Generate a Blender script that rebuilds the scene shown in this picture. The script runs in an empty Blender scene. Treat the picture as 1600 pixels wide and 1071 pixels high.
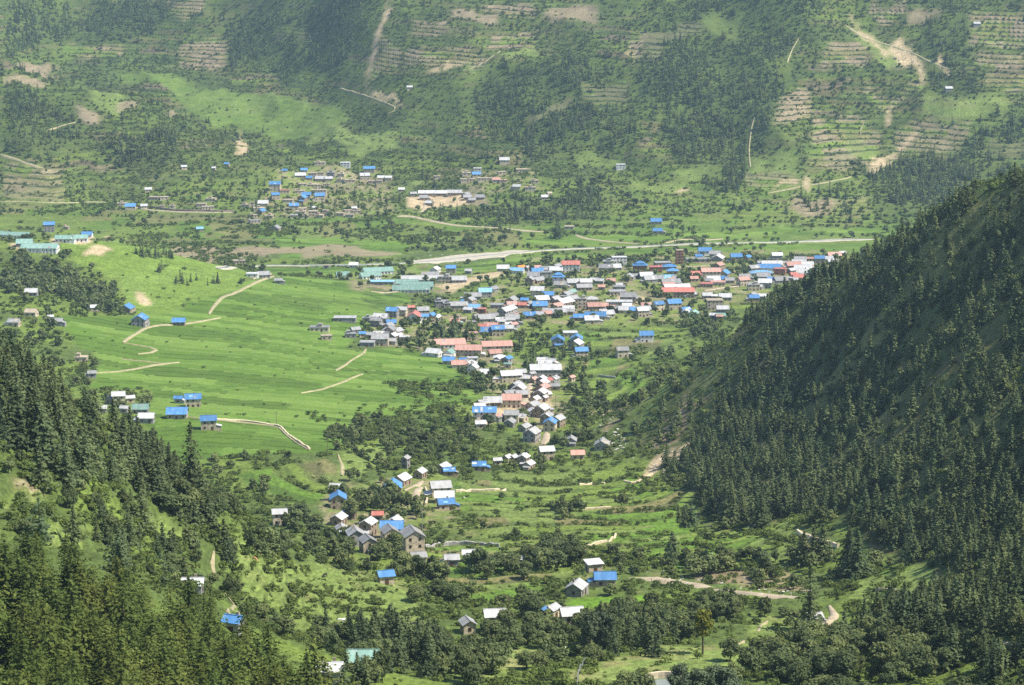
import bpy, bmesh, math, random
import numpy as np
from mathutils import Matrix, Vector

# ------------------------------------------------------------------ camera, sky, sun, exposure
SC = bpy.context.scene
COL = SC.collection
FOC, UC, VC = 3609.0, 800.0, 535.5            # focal length and centre of the photograph, in its own pixels
TH = math.atan(0.19)                           # how far the camera looks down
CT, ST = math.cos(TH), math.sin(TH)
CAMZ = 400.0                                   # metres above the datum; the river lies near 40
cam = bpy.data.cameras.new('camera')
cam_ob = bpy.data.objects.new('camera', cam)
COL.objects.link(cam_ob)
cam.sensor_fit = 'HORIZONTAL'; cam.sensor_width = 36.0
cam.lens = 36.0 * FOC / 1600.0
cam.clip_start = 1.0; cam.clip_end = 20000.0
cam_ob.location = (0, 0, CAMZ)
cam_ob.rotation_euler = (math.pi / 2 - TH, 0, 0)
SC.camera = cam_ob

SUN_EL, SUN_AZ = math.radians(54), math.radians(-14)     # azimuth from +x (right), counter-clockwise
sun_dir = Vector((math.cos(SUN_EL) * math.cos(SUN_AZ), math.cos(SUN_EL) * math.sin(SUN_AZ), math.sin(SUN_EL)))
world = bpy.data.worlds.new('World'); SC.world = world; world.use_nodes = True
wn = world.node_tree
bg = wn.nodes['Background']
sky = wn.nodes.new('ShaderNodeTexSky'); sky.sky_type = 'NISHITA'; sky.sun_disc = False
sky.sun_elevation = SUN_EL; sky.sun_rotation = math.pi / 2 - SUN_AZ
sky.altitude = 2400; sky.air_density = 1.0; sky.dust_density = 1.2
wn.links.new(sky.outputs['Color'], bg.inputs['Color'])
bg.inputs['Strength'].default_value = 0.125
sun = bpy.data.lights.new('sun', 'SUN'); sun.energy = 4.8; sun.angle = math.radians(0.53); sun.color = (1.0, 0.935, 0.81)
sun_ob = bpy.data.objects.new('sun', sun); COL.objects.link(sun_ob)
sun_ob.rotation_euler = (-sun_dir).to_track_quat('-Z', 'Y').to_euler(); sun_ob.location = (600, 900, 900)
SC.view_settings.view_transform = 'Standard'; SC.view_settings.look = 'None'
SC.view_settings.exposure = 0.78; SC.view_settings.gamma = 1.0
SC.view_settings.use_curve_mapping = False
SC.render.engine = 'CYCLES'
cy = SC.cycles
cy.max_bounces = 5; cy.diffuse_bounces = 2; cy.glossy_bounces = 2; cy.transmission_bounces = 2
cy.volume_bounces = 0; cy.transparent_max_bounces = 4
cy.use_denoising = False; cy.denoiser = 'OPENIMAGEDENOISE'; cy.denoising_input_passes = 'RGB_ALBEDO_NORMAL'; cy.denoising_prefilter = 'ACCURATE'
HAZE_DENSITY = 0.000052

# ------------------------------------------------------------------ small helpers
def rng(seed): return np.random.default_rng(seed)

def ray(u, v):
    """x/y and z/y (z relative to the camera) of the sight line through a point of the photograph"""
    p = (np.asarray(u, float) - UC) / FOC; q = -(np.asarray(v, float) - VC) / FOC
    dy = CT + q * ST
    return p / dy, (-ST + q * CT) / dy

def project(x, y, z):
    zz = z - CAMZ
    dep = y * CT - zz * ST
    return UC + FOC * x / dep, VC - FOC * (y * ST + zz * CT) / dep

_tab = rng(5).random((512, 512))
def vnoise(x, y, seed=0):
    x = np.asarray(x, float) + seed * 37.7; y = np.asarray(y, float) + seed * 91.3
    xi = np.floor(x).astype(int); yi = np.floor(y).astype(int)
    fx = x - xi; fy = y - yi
    fx = fx * fx * (3 - 2 * fx); fy = fy * fy * (3 - 2 * fy)
    a = _tab[xi & 511, yi & 511]; b = _tab[(xi + 1) & 511, yi & 511]
    c = _tab[xi & 511, (yi + 1) & 511]; d = _tab[(xi + 1) & 511, (yi + 1) & 511]
    return (a * (1 - fx) + b * fx) * (1 - fy) + (c * (1 - fx) + d * fx) * fy

def fbm(x, y, seed=0, n=4):
    s = 0.0; a = 0.5; t = 0.0
    for i in range(n):
        s = s + a * vnoise(x, y, seed + i * 3); t += a
        x = np.asarray(x) * 2.03; y = np.asarray(y) * 2.03; a *= 0.5
    return s / t

def ridged(x, y, seed=0, n=3):
    s = 0.0; a = 0.5; t = 0.0
    for i in range(n):
        s = s + a * (1 - np.abs(2 * vnoise(x, y, seed + i * 5) - 1)); t += a
        x = np.asarray(x) * 2.1; y = np.asarray(y) * 2.1; a *= 0.5
    return s / t

def hash2(a, b):
    a = a.astype(np.int64); b = b.astype(np.int64)
    return _tab[(a * 73 + b * 19 + 11) & 511, (a * 29 + b * 101 + 7) & 511]

def sstep(x, a, b):
    t = np.clip((x - a) / (b - a), 0, 1); return t * t * (3 - 2 * t)

# ------------------------------------------------------------------ the lie of the land
# seen ground: (column, row of the photograph, estimated distance in metres)
SEEN = '''
-250 330 2680;-250 230 2950;-250 120 3250;-250 20 3500;-250 -90 3700
0 330 2660;0 250 2900;0 180 3080;0 120 3230;0 105 3280;150 300 2800;150 220 3000;150 150 3180;150 140 3220
250 240 2980;250 175 3150;250 168 3180;350 280 2870;350 240 2990;390 237 3020;400 255 2950
430 215 3250;450 170 3400;330 150 3520;250 118 3650;180 105 3750;120 75 3900
0 90 3700;0 40 3900;0 0 4000;0 -80 4180;120 40 4050;120 0 4150;120 -80 4320;250 80 3850;250 30 3980;250 0 4050;250 -80 4200
330 110 3700;330 60 3850;400 120 3600;400 60 3750;400 0 3880;400 -80 4030;500 150 3400;500 100 3530;500 50 3650;500 0 3760;500 -80 3900
550 200 3200;600 250 2980;600 200 3120;600 150 3260;600 100 3380;600 50 3490;600 0 3590;600 -80 3720
750 250 2930;750 200 3060;750 150 3190;750 100 3300;750 50 3400;750 0 3500;750 -80 3630
900 340 2630;900 300 2740;900 250 2870;900 200 3000;900 150 3110;900 100 3220;900 50 3320;900 0 3410;900 -80 3540
1050 340 2620;1050 300 2720;1050 250 2840;1050 200 2950;1050 150 3060;1050 100 3160;1050 50 3250;1050 0 3340;1050 -80 3470
1200 345 2600;1200 300 2690;1200 250 2790;1200 200 2890;1200 150 2980;1200 100 3070;1200 50 3160;1200 0 3240;1200 -80 3360
1400 350 2580;1400 300 2670;1400 250 2770;1400 200 2860;1400 150 2950;1400 100 3040;1400 50 3120;1400 0 3200;1400 -80 3330
1600 300 2640;1600 200 2810;1600 100 2970;1600 0 3120;1600 -80 3250;1850 250 2700;1850 100 2950;1850 -80 3220
550 330 2680;550 290 2820;300 330 2680;300 300 2780;450 400 2330;300 385 2400;100 350 2600;700 370 2520;700 330 2680;700 300 2790
900 370 2520;1100 370 2510;1300 360 2560;420 414 2270;650 408 2310;800 395 2380;1000 385 2440;1200 380 2470;1380 372 2510
620 460 2000;700 490 1880;830 500 1850;830 440 2100;1000 440 2110;1000 490 1900;1150 420 2200;1150 470 1980;1250 420 2200;1320 398 2330
900 540 1720;1000 520 1800;1050 560 1640;1050 500 1870;950 580 1590;980 600 1530;960 650 1400;940 690 1300
760 540 1740;740 560 1670;800 590 1580;830 640 1440;780 640 1440;850 690 1310;850 720 1240;740 730 1200;700 770 1110
560 770 1090;600 830 980;650 850 945;430 800 1030;480 740 1130;560 720 1170
250 660 1250;500 700 1190;450 640 1350;400 560 1560;450 480 1830;560 440 2080;300 510 1700;200 560 1530;650 590 1560;680 640 1400;730 605 1520;600 540 1690
150 372 2010;0 377 1990;230 395 1985;330 412 2020;110 440 1850;0 450 1740;0 500 1610;200 482 1750;300 470 1800;370 440 1950;80 520 1600
900 740 1190;1050 760 1110;900 800 1030;1050 830 960;800 840 965;900 860 900;800 890 840;900 890 830;740 870 880;1000 905 800;1000 880 850
1100 916 775;1200 930 745;1250 940 725;920 930 760;760 965 690;890 960 695;1000 960 690;900 1010 605;1050 1030 575;700 1010 600
700 1071 520;900 1071 535;1050 1068 530;900 1200 400;500 1200 370;100 1200 310;1300 1200 430;1600 1200 390;-200 1200 300;1850 1200 390
0 530 620;100 590 680;200 680 740;300 780 800;380 850 830;0 620 590;0 700 560;0 850 470;0 1000 400;0 1071 370;200 1071 400;400 1071 450
200 850 560;350 900 650;450 900 720;600 960 680;600 1071 500;550 900 800;450 830 900;400 720 1130;500 980 640;350 960 640;400 1000 580
200 760 660;100 700 620;-250 560 600;-250 800 470
1000 695 1280;1050 745 1150;1100 810 1020;1250 800 950;1250 900 800;1400 880 760;1400 960 680;1600 900 650;1600 1071 480;1300 1000 620;1150 1071 545
1200 600 1220;1200 700 1110;1200 500 1330;1190 478 1355;1400 700 960;1400 550 1080;1400 400 1225;1400 372 1250;1600 700 800;1600 500 950;1600 300 1100;1600 283 1120
1050 620 1325;1100 565 1340;1300 420 1300;1300 600 1130;1500 600 950;1500 325 1185;1850 260 960;1850 450 760;1850 700 600;1750 235 1040
'''
# ground hidden behind the near ridges: (column, distance, metres below the camera)
HID = '''
0 3450 262;150 3400 285;250 3330 300;390 3140 331
100 2250 345;0 2250 345;230 2250 350;330 2200 350;-250 2300 340;-250 2000 300;-250 1600 290
0 760 200;0 900 260;100 820 235;100 950 275;200 850 235;200 1000 277;-250 800 200;-250 1000 260;0 1150 280;100 1150 282;300 900 245;300 1050 275
1600 1300 215;1600 1500 275;1600 1800 320;1600 2200 345;1500 1400 260;1500 1650 310;1400 1400 250;1400 1600 305;1400 2000 338
1300 1450 270;1300 1700 322;1200 1480 280;1200 1700 322;1100 1450 300;1850 1300 200;1850 1700 310;1850 2300 350;1750 1200 200;1900 1100 170
'''
def read_points():
    P = []
    for s in SEEN.replace('\n', ';').split(';'):
        if s.strip():
            u, v, d = map(float, s.split()); t, e = ray(u, v); P.append((t * d, d, e * d))
    for s in HID.replace('\n', ';').split(';'):
        if s.strip():
            u, d, h = map(float, s.split()); P.append(((u - UC) / FOC * d, d, -h))
    return np.array(P)
CP = read_points()
RC = 45.0
def phi(d2): return np.sqrt(d2 + RC * RC)
def fit():
    X = CP[:, :2]; n = len(X)
    A = phi(((X[:, None] - X[None]) ** 2).sum(-1)) - np.eye(n) * 6.0
    Q = np.c_[np.ones(n), X / 1000.0]
    M = np.block([[A, Q], [Q.T, np.zeros((3, 3))]])
    return np.linalg.solve(M, np.r_[CP[:, 2], 0, 0, 0])
RW = fit()
def base_height(x, y):
    x = np.asarray(x, float); y = np.asarray(y, float); sh = x.shape
    x = x.ravel(); y = y.ravel(); out = np.empty_like(x); n = len(CP)
    for a in range(0, len(x), 30000):
        xs = x[a:a + 30000].astype(np.float32); ys = y[a:a + 30000].astype(np.float32)
        d2 = (xs[:, None] - CP[:, 0].astype(np.float32)) ** 2 + (ys[:, None] - CP[:, 1].astype(np.float32)) ** 2
        out[a:a + 30000] = phi(d2) @ RW[:n].astype(np.float32) + RW[n] + RW[n + 1] * xs / 1000 + RW[n + 2] * ys / 1000
    return out.reshape(sh) + CAMZ

# rows and columns of the terrain sheet; it widens with distance like the valley itself
def rows():
    y = [240.0]
    while y[-1] < 4450:
        d = y[-1]
        y.append(d + (1.6 if d < 1000 else 1.6 + 2.4 * min(1, (d - 1000) / 700)))
    return np.array(y)
GY = rows(); NC = 730
GT = np.linspace(-0.36, 0.36, NC); NR = len(GY)
GX = GY[:, None] * GT[None, :]; GYY = np.repeat(GY[:, None], NC, 1)
# the sheet of control heights is smooth, so it is solved on a coarser net and read between
cy_i = np.unique(np.r_[np.arange(0, NR, 6), NR - 1]); cx_i = np.unique(np.r_[np.arange(0, NC, 4), NC - 1])
Zc = base_height(GX[np.ix_(cy_i, cx_i)], GYY[np.ix_(cy_i, cx_i)])
Zt = np.array([np.interp(np.arange(NC), cx_i, r) for r in Zc])
Z = np.empty((NR, NC))
for j in range(NC): Z[:, j] = np.interp(np.arange(NR), cy_i, Zt[:, j])

far = sstep(GYY, 2560, 2950)
hill = sstep(GX, 95, 190) * sstep(-GYY, -1420, -1250)                       # the wooded spur on the right
lhill = sstep(-GX, 30, 110) * sstep(-GYY, -900, -780)
Z += far * ((ridged(GX / 330 + GYY / 900, GYY / 900, 3, 3) - 0.62) * 70 + (fbm(GX / 60, GYY / 90, 9, 3) - 0.5) * 16)
Z += hill * ((ridged((GX * .1 + GYY) / 105, (GX - GYY * .1) / 420, 21, 2) - 0.6) * 34 + (fbm(GX / 22, GYY / 30, 25, 3) - .5) * 5)
Z += lhill * (fbm(GX / 40, GYY / 50, 31, 3) - 0.5) * 8
Z += (fbm(GX / 70, GYY / 110, 41, 3) - 0.5) * 3.0 + (fbm(GX / 14, GYY / 20, 47, 2) - 0.5) * 0.9

def profile(t, grid):
    k = np.clip((np.asarray(t) - GT[0]) / (GT[1] - GT[0]), 0, NC - 1.001)
    i = k.astype(int); f = (k - i)[:, None]
    return grid[:, i].T * (1 - f) + grid[:, i + 1].T * f

def ground_at(u, v, grid=None):
    """first point of the ground met by the sight line through (u, v): x, y, z"""
    grid = Z if grid is None else grid
    u = np.atleast_1d(np.asarray(u, float)); v = np.atleast_1d(np.asarray(v, float))
    t, e = ray(u, v)
    pr = profile(t, grid)
    gap = pr - (CAMZ + e[:, None] * GY[None, :])
    hit = gap >= 0
    i = np.argmax(hit, 1); i = np.where(hit.any(1), i, NR - 1); i = np.maximum(i, 1)
    r = np.arange(len(u))
    g0 = gap[r, i - 1]; g1 = gap[r, i]
    f = np.clip(-g0 / np.where(np.abs(g1 - g0) < 1e-9, 1, g1 - g0), 0, 1)
    y = GY[i - 1] + f * (GY[i] - GY[i - 1])
    return t * y, y, CAMZ + e * y

def height(x, y, grid=None):
    grid = Z if grid is None else grid
    x = np.atleast_1d(np.asarray(x, float)); y = np.atleast_1d(np.asarray(y, float))
    k = np.clip((x / y - GT[0]) / (GT[1] - GT[0]), 0, NC - 1.001); j = k.astype(int); fx = k - j
    i = np.clip(np.searchsorted(GY, y) - 1, 0, NR - 2); fy = np.clip((y - GY[i]) / (GY[i + 1] - GY[i]), 0, 1)
    return (grid[i, j] * (1 - fx) + grid[i, j + 1] * fx) * (1 - fy) + (grid[i + 1, j] * (1 - fx) + grid[i + 1, j + 1] * fx) * fy

def pts(s):
    a = np.array([[float(c) for c in p.split(',')] for p in s.split()])
    return a

def inside(poly, x, y):
    """even-odd test of ground points against a ground outline (n, 2)"""
    res = np.zeros(x.shape, bool)
    lo = poly.min(0); hi = poly.max(0)
    m = (x >= lo[0]) & (x <= hi[0]) & (y >= lo[1]) & (y <= hi[1])
    if not m.any(): return res
    xs = x[m]; ys = y[m]; c = np.zeros(xs.shape, bool)
    n = len(poly)
    for a in range(n):
        x0, y0 = poly[a]; x1, y1 = poly[(a + 1) % n]
        if y0 == y1: continue
        k = (ys >= min(y0, y1)) & (ys < max(y0, y1))
        c ^= k & (xs < x0 + (ys - y0) * (x1 - x0) / (y1 - y0))
    res[m] = c
    return res

def outline(s):
    """an outline traced along the ground, as ground coordinates"""
    a = pts(s)
    b = []
    for k in range(len(a)):
        p, q = a[k], a[(k + 1) % len(a)]
        n = max(1, int(np.hypot(*(q - p)) / 60))
        for i in range(n): b.append(p + (q - p) * i / n)
    b = np.array(b)
    x, y, z = ground_at(b[:, 0], b[:, 1])
    return np.c_[x, y]
# ------------------------------------------------------------------ what the land is used for (outlines traced on the ground)
Z0 = Z.copy()
ZONE = {
 'plateau': ['140,600 165,560 120,525 75,500 160,492 240,490 300,482 335,450 420,432 560,440 622,455 640,470 590,490 565,510 560,545 650,545 700,565 722,590 748,622 700,640 560,648 545,680 500,712 400,706 300,722 250,692 232,665 222,612 165,606'],
 'knoll': ['110,388 150,374 230,386 330,402 380,430 335,455 290,486 205,486 188,462 172,432 130,408', '188,470 240,470 300,486 215,494'],
 'knollwood': ['0,402 60,396 120,420 160,440 180,468 186,490 120,480 100,465 40,458 0,468'],
 'riverfield': ['380,420 620,420 800,406 1000,390 1372,378 1330,395 1220,402 1150,396 1050,396 900,408 800,417 700,424 560,434 430,430',
                '440,372 640,378 640,400 440,404', '830,372 1060,368 1330,352 1380,362 1100,374 830,384'],
 'townfield': ['800,528 900,512 1062,508 1062,545 962,560 1012,600 965,640 922,600 900,550', '545,470 600,430 640,470 600,490', '690,498 780,486 690,506', '1140,452 1200,446 1230,470 1150,475', '640,415 800,406 760,430 640,450'],
 'low': ['700,760 900,735 1000,760 1090,770 1090,835 1240,815 1300,850 1230,880 1090,890 980,850 870,835 760,840', '640,858 760,850 900,882 880,905 720,922 640,902', '780,735 1000,735 1010,760 700,764', '380,735 500,720 560,760 460,790', '1350,800 1440,850 1480,900 1380,960 1330,930 1400,880 1300,840'],
 'pasture': ['355,838 430,868 520,884 632,905 640,925 640,960 700,985 680,996 560,990 480,976 430,950 390,915 352,882', '350,890 520,950 560,990 470,985 400,960'],
 'hillgreen': ['0,740 50,745 60,780 0,790', '60,808 110,815 150,830 120,850 70,850', '185,775 260,810 300,850 250,830 200,805', '530,700 640,690 560,745 500,760', '1180,960 1290,965 1300,990 1180,1010', '1330,905 1460,880 1450,930 1340,950'],
 'meadow': ['880,1056 940,1030 1000,1022 1100,1018 1150,1040 1060,1066 900,1066', '690,1040 780,1000 850,1010 800,1060 720,1071', '1040,1010 1140,1000 1180,1040 1090,1050'],
 'strip': ['876,938 930,930 1018,928 1012,938 900,954'],
 'strip2': ['730,928 820,908 860,918 780,940', '985,872 1060,850 1000,880', '1000,830 1080,800 1090,822 1030,840', '1080,775 1130,782 1100,800', '1040,880 1120,866 1140,878 1060,890'],
 'sidevalley': ['170,104 250,116 340,140 440,152 520,165 540,190 480,212 420,222 380,202 330,192 230,130', '90,68 150,58 150,70 95,84'],
 'terrace': ['1300,85 1350,85 1346,115 1290,116', '1357,0 1420,0 1412,28 1350,24', '1528,24 1588,30 1590,84 1526,80', '1510,90 1590,92 1588,116 1504,116', '1293,72 1354,74 1352,108 1285,110',
             '1210,148 1272,150 1274,192 1200,190', '1276,188 1366,192 1362,262 1270,262', '1397,196 1524,194 1512,246 1390,240', '1292,302 1350,304 1346,336 1290,334', '1160,272 1264,274 1262,300 1165,300', '1540,230 1600,232 1598,258 1535,256', '1354,133 1436,135 1440,150 1350,150', '1540,120 1600,124 1598,150 1544,146',
             '744,2 842,4 842,22 745,20', '584,76 622,80 624,122 582,124', '630,80 748,82 746,110 628,108', '900,134 970,136 966,176 902,174', '970,60 1038,58 1036,90 968,88', '765,48 838,50 836,72 762,72', '262,0 312,0 308,25 262,24', '282,66 345,68 344,110 280,108', '746,50 800,52 796,72 744,70', '1060,40 1102,42 1100,66 1058,64', '640,30 700,34 690,58 640,56', '430,36 500,40 490,62 432,60',
             '110,60 190,62 186,84 108,80', '0,262 88,262 88,316 0,316'],
 'fallow': ['0,121 40,120 64,124 62,134 0,133', '101,174 150,176 152,193 104,192', '179,160 228,162 224,173 180,172', '268,174 292,176 290,190 266,188', '836,168 876,170 874,181 834,180', '1420,24 1484,26 1482,45 1418,43', '640,306 760,300 770,318 640,322', '380,386 560,384 560,392 380,396', '250,388 420,386 420,400 260,398', '0,736 40,728 52,738 10,748', '26,97 80,98 78,109 26,108', '1250,300 1320,302 1310,330 1240,328', '470,392 560,388 640,398 480,404', '700,18 760,20 758,34 700,32', '862,10 930,16 928,40 866,36', '1000,48 1060,50 1056,66 1000,64'],
 'light': ['1337,222 1366,224 1364,247 1336,246', '1214,232 1250,234 1249,274 1212,272', '1435,154 1562,156 1560,190 1436,188', '1170,250 1194,250 1192,270 1170,270', '1330,40 1410,68 1400,100 1340,70', '480,196 620,206 620,236 470,232', '560,290 640,285 690,270 640,300', '880,245 940,240 960,262 890,262', '990,285 1060,278 1070,296 1000,296', '780,320 860,312 860,326 790,330', '1060,266 1120,262 1130,282 1070,284', '420,268 560,262 560,290 420,292', '770,84 840,70 856,84 780,96', '720,100 764,102 770,116 722,114', '1110,20 1160,30 1150,60 1100,50', '130,120 200,150 190,180 130,160'],
 'scree': ['1378,60 1396,60 1446,124 1440,142 1424,112 1394,98', '1268,262 1280,268 1276,288 1266,286', '366,204 374,204 392,236 370,240 360,236', '1356,240 1440,202 1430,215 1356,268', '565,120 574,90 580,60 592,36 604,4 610,4 600,40 588,62 584,84 574,128', '1206,300 1240,282 1262,276 1258,284 1230,294', '560,130 600,150 626,172 618,174 590,156', '650,112 700,100 730,104 690,112', '1480,100 1500,118 1494,122 1470,106', '1396,95 1440,112 1442,120 1400,104', '1060,300 1075,296 1070,306', '1320,30 1350,56 1380,66 1376,72 1340,62', '1376,152 1392,152 1390,180 1380,178', '1000,742 1028,712 1060,692 1094,678 1088,700 1052,724 1020,746', '924,640 950,612 952,622 934,646', '150,384 172,390 164,400 140,400', '206,452 222,460 238,476 226,478 210,468'],
 'bank': ['1090,893 1240,890 1260,928 1150,915 1090,906', '940,645 1000,612 1020,620 960,665', '1010,690 1060,640 1120,560 1140,560 1090,650 1030,715'],
 'yard': ['640,306 724,304 728,320 640,322', '735,640 800,632 812,650 740,664', '972,462 1020,462 1010,474 968,474', '100,372 160,372 150,380 100,380', '8,380 32,380 28,390 8,388', '672,447 760,424 800,428 700,456', '780,628 850,600 860,640 830,660'],
 'town': ['560,498 640,470 690,492 800,440 830,405 960,398 1110,392 1330,390 1330,405 1200,448 1190,470 1060,500 960,508 820,515 760,530 800,560 880,570 895,600 880,660 850,700 830,690 790,640 760,610 700,560 660,545 600,540', '500,770 700,730 720,790 640,850 540,850', '420,262 620,262 620,335 400,345', '700,270 850,265 850,300 720,300', '540,425 700,415 700,455 550,455'],
 'forest': ['1080,0 1292,0 1252,80 1202,200 1152,290 1100,305 1060,222 1000,120 1012,40', '1342,258 1480,240 1600,180 1600,305 1480,345 1348,335', '0,0 280,0 240,56 60,60 0,84', '0,132 82,160 112,222 60,252 0,252', '470,0 602,0 562,60 520,132 480,90', '800,310 940,300 960,345 780,350', '740,100 900,96 1000,140 1000,230 850,250 740,180', '150,215 290,215 300,262 180,268', '1450,40 1520,20 1540,160 1460,150', '330,30 470,30 470,110 360,110'],
 'righthill': ['985,700 1050,612 1180,482 1330,398 1460,340 1600,283 1720,255 1880,275 1900,900 1720,910 1600,915 1500,905 1400,870 1300,800 1200,782 1100,800 1050,742'],
 'hillstreaks': ['985,700 1060,600 1150,512 1185,560 1110,650 1050,730'],
 'lefthill': ['-200,470 -60,500 60,556 150,620 240,695 265,745 330,810 300,840 200,760 100,770 -60,700 -200,690'],
 'leftslope': ['0,700 120,770 250,760 330,820 380,870 330,960 250,930 150,880 60,840 0,850'],
 'pines': ['-150,930 60,905 140,925 230,955 330,1005 420,1055 500,1120 640,1210 -150,1210'],
 'lowright': ['1270,1075 1320,1000 1400,962 1500,930 1720,905 1880,900 1880,1210 1200,1210'],
}
OUT = {}
for nm, ls in ZONE.items():
    for s in ls: OUT.setdefault(nm, []).append(outline(s))

def zone(nm, x, y, rag=1.0):
    """how much a ground point belongs to a zone, with ragged edges"""
    d = y / 1600.0
    xs = x + (fbm(x / (16 * d + 4), y / (24 * d + 6), 61, 3) - .5) * 26 * d * rag
    ys = y + (fbm(x / (16 * d + 4), y / (24 * d + 6), 67, 3) - .5) * 42 * d * rag
    m = np.zeros(x.shape, bool)
    for p in OUT[nm]: m |= inside(p, xs, ys)
    return m

# paths, roads and the river bed: (name, width in metres, height above the ground, rows of the photograph)
TRACKS = [
 ('river_bed', 12, '1366,374 1330,375 1250,378 1100,381 1000,386 900,389 850,392 800,396 740,402 690,408 650,411 560,414.5 480,415.5 415,415.5 340,420', .5),
 ('river_bed', 34, '830,393 800,395.5 770,399 740,402 700,406 668,409 640,411', .55),
 ('dirt_road', 7.5, '985,901 1040,906 1090,913 1150,926 1200,930 1246,934', .5),
 ('dirt_road', 5.5, '1296,948 1307,958 1292,972 1284,984', .5),
 ('footpath', 4.5, '428,432 408,438 395,444 380,452 368,458 345,466 335,478 326,492', .6),
 ('footpath', 4.5, '395,437 410,430 424,428', .6),
 ('footpath', 4, '344,497 318,502 288,507 245,509 228,513 212,522 196,532 192,536', .6),
 ('footpath', 3.6, '192,536 225,542 248,546 238,552 215,554', .6),
 ('footpath', 3.4, '148,584 180,582 215,577 240,571 280,567', .6),
 ('footpath', 2.0, '190,562 230,566 250,568', .6),
 ('footpath', 2.2, '470,615 500,610 530,600 553,590 567,585', .6),
 ('footpath', 2.6, '524,580 538,572 550,562 570,552 572,546', .6),
 ('footpath', 1.3, '290,652 330,657 372,660 400,663 436,668 448,682 466,694 482,704', .6),
 ('footpath', 2.4, '528,709 532,718 536,728 534,744', .6),
 ('lane', 6, '830,598 824,616 818,632 810,646', .5),
 ('lane', 6, '660,760 650,768 648,778 655,790', .5),
 ('lane', 6.5, '632,766 645,762 660,752', .5),
 ('lane', 5.5, '853,676 855,685 850,696', .5),
 ('footpath', 2.2, '334,858 331,868 330,880 332,892 335,902', .4),
 ('footpath', 2.0, '352,928 362,936 372,942 362,950 356,958', .4),
 ('footpath', 1.6, '1200,968 1180,985 1160,1002 1148,1012', .4),
 ('lane', 5, '690,448 730,442 770,432 800,426', .5),
 ('lane', 5, '580,455 610,456 640,456', .5),
 ('dirt_road', 6, '620,338 640,337 660,342 685,347 712,352 760,355 800,359 850,362', .7),
 ('dirt_road', 5, '655,333 665,326 664,316', .7),
 ('dirt_road', 4, '200,322 240,328 280,331 330,332 362,332', .7),
 ('footpath', 4, '0,314 60,316 110,316 165,316', .7),
 ('footpath', 6, '900,367 912,373 940,377 970,380 1000,382', .7),
 ('footpath', 5, '1040,380 1070,374 1100,376 1130,374', .7),
 ('lane', 5, '1050,418 1080,417 1110,416', .6),
 ('lane', 5, '1100,455 1130,450 1160,447', .6),
 ('footpath', 3, '530,138 552,144 572,150 600,160 622,170 606,178', .8),
 ('footpath', 2.6, '782,80 770,88 752,98 736,106 724,110', .8),
 ('footpath', 3.5, '0,242 30,250 52,258 70,262', .8),
 ('footpath', 2.5, '74,204 100,196 122,190', .8),
 ('footpath', 4, '1322,40 1350,60 1380,68 1420,80', .8),
 ('footpath', 3, '1420,80 1450,95 1480,108', .8),
 ('footpath', 3, '1200,302 1260,290 1300,284 1330,276', .8),
 ('footpath', 2.5, '1172,262 1170,230 1174,200 1180,180', .8),
 ('footpath', 2.5, '1230,98 1236,80 1248,60', .8),
 ('footpath', 2, '1350,190 1342,205 1346,215', .8),
 ('footpath', 3, '1245,828 1265,838 1290,846 1312,854', .4),
 ('footpath', 2, '908,862 912,856 925,850 955,845 960,840', .4),
 ('footpath', 2, '1500,995 1540,1000 1600,1010', .4),
]
def track_line(s, step=9.0):
    a = pts(s); b = []
    for k in range(len(a) - 1):
        p, q = a[k], a[k + 1]; n = max(1, int(np.hypot(*(q - p)) / 4))
        for i in range(n): b.append(p + (q - p) * i / n)
    b.append(a[-1]); b = np.array(b)
    x, y, z = ground_at(b[:, 0], b[:, 1])
    P = np.c_[x, y]
    ok = np.r_[True, np.abs(np.diff(P[:, 1])) < 130]
    P = P[ok]
    for _ in range(2):
        P[1:-1] = P[1:-1] * .5 + (P[:-2] + P[2:]) * .25
    L = np.r_[0, np.cumsum(np.hypot(*np.diff(P, axis=0).T))]
    n = max(3, int(L[-1] / step)); s2 = np.linspace(0, L[-1], n)
    return np.c_[np.interp(s2, L, P[:, 0]), np.interp(s2, L, P[:, 1])]
TL = [(nm, w, track_line(s), up) for nm, w, s, up in TRACKS]

def near_track(x, y, extra=0.0):
    m = np.zeros(x.shape, bool)
    for nm, w, P, up in TL:
        lo = P.min(0) - w - extra - 6; hi = P.max(0) + w + extra + 6
        k = (x > lo[0]) & (x < hi[0]) & (y > lo[1]) & (y < hi[1])
        if not k.any(): continue
        xs, ys = x[k], y[k]; d = np.full(xs.shape, 1e9)
        for a, b in zip(P[:-1], P[1:]):
            ab = b - a; t = np.clip(((xs - a[0]) * ab[0] + (ys - a[1]) * ab[1]) / (ab @ ab + 1e-9), 0, 1)
            d = np.minimum(d, np.hypot(xs - a[0] - t * ab[0], ys - a[1] - t * ab[1]))
        m[k] |= d < w / 2 + extra
    return m

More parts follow.
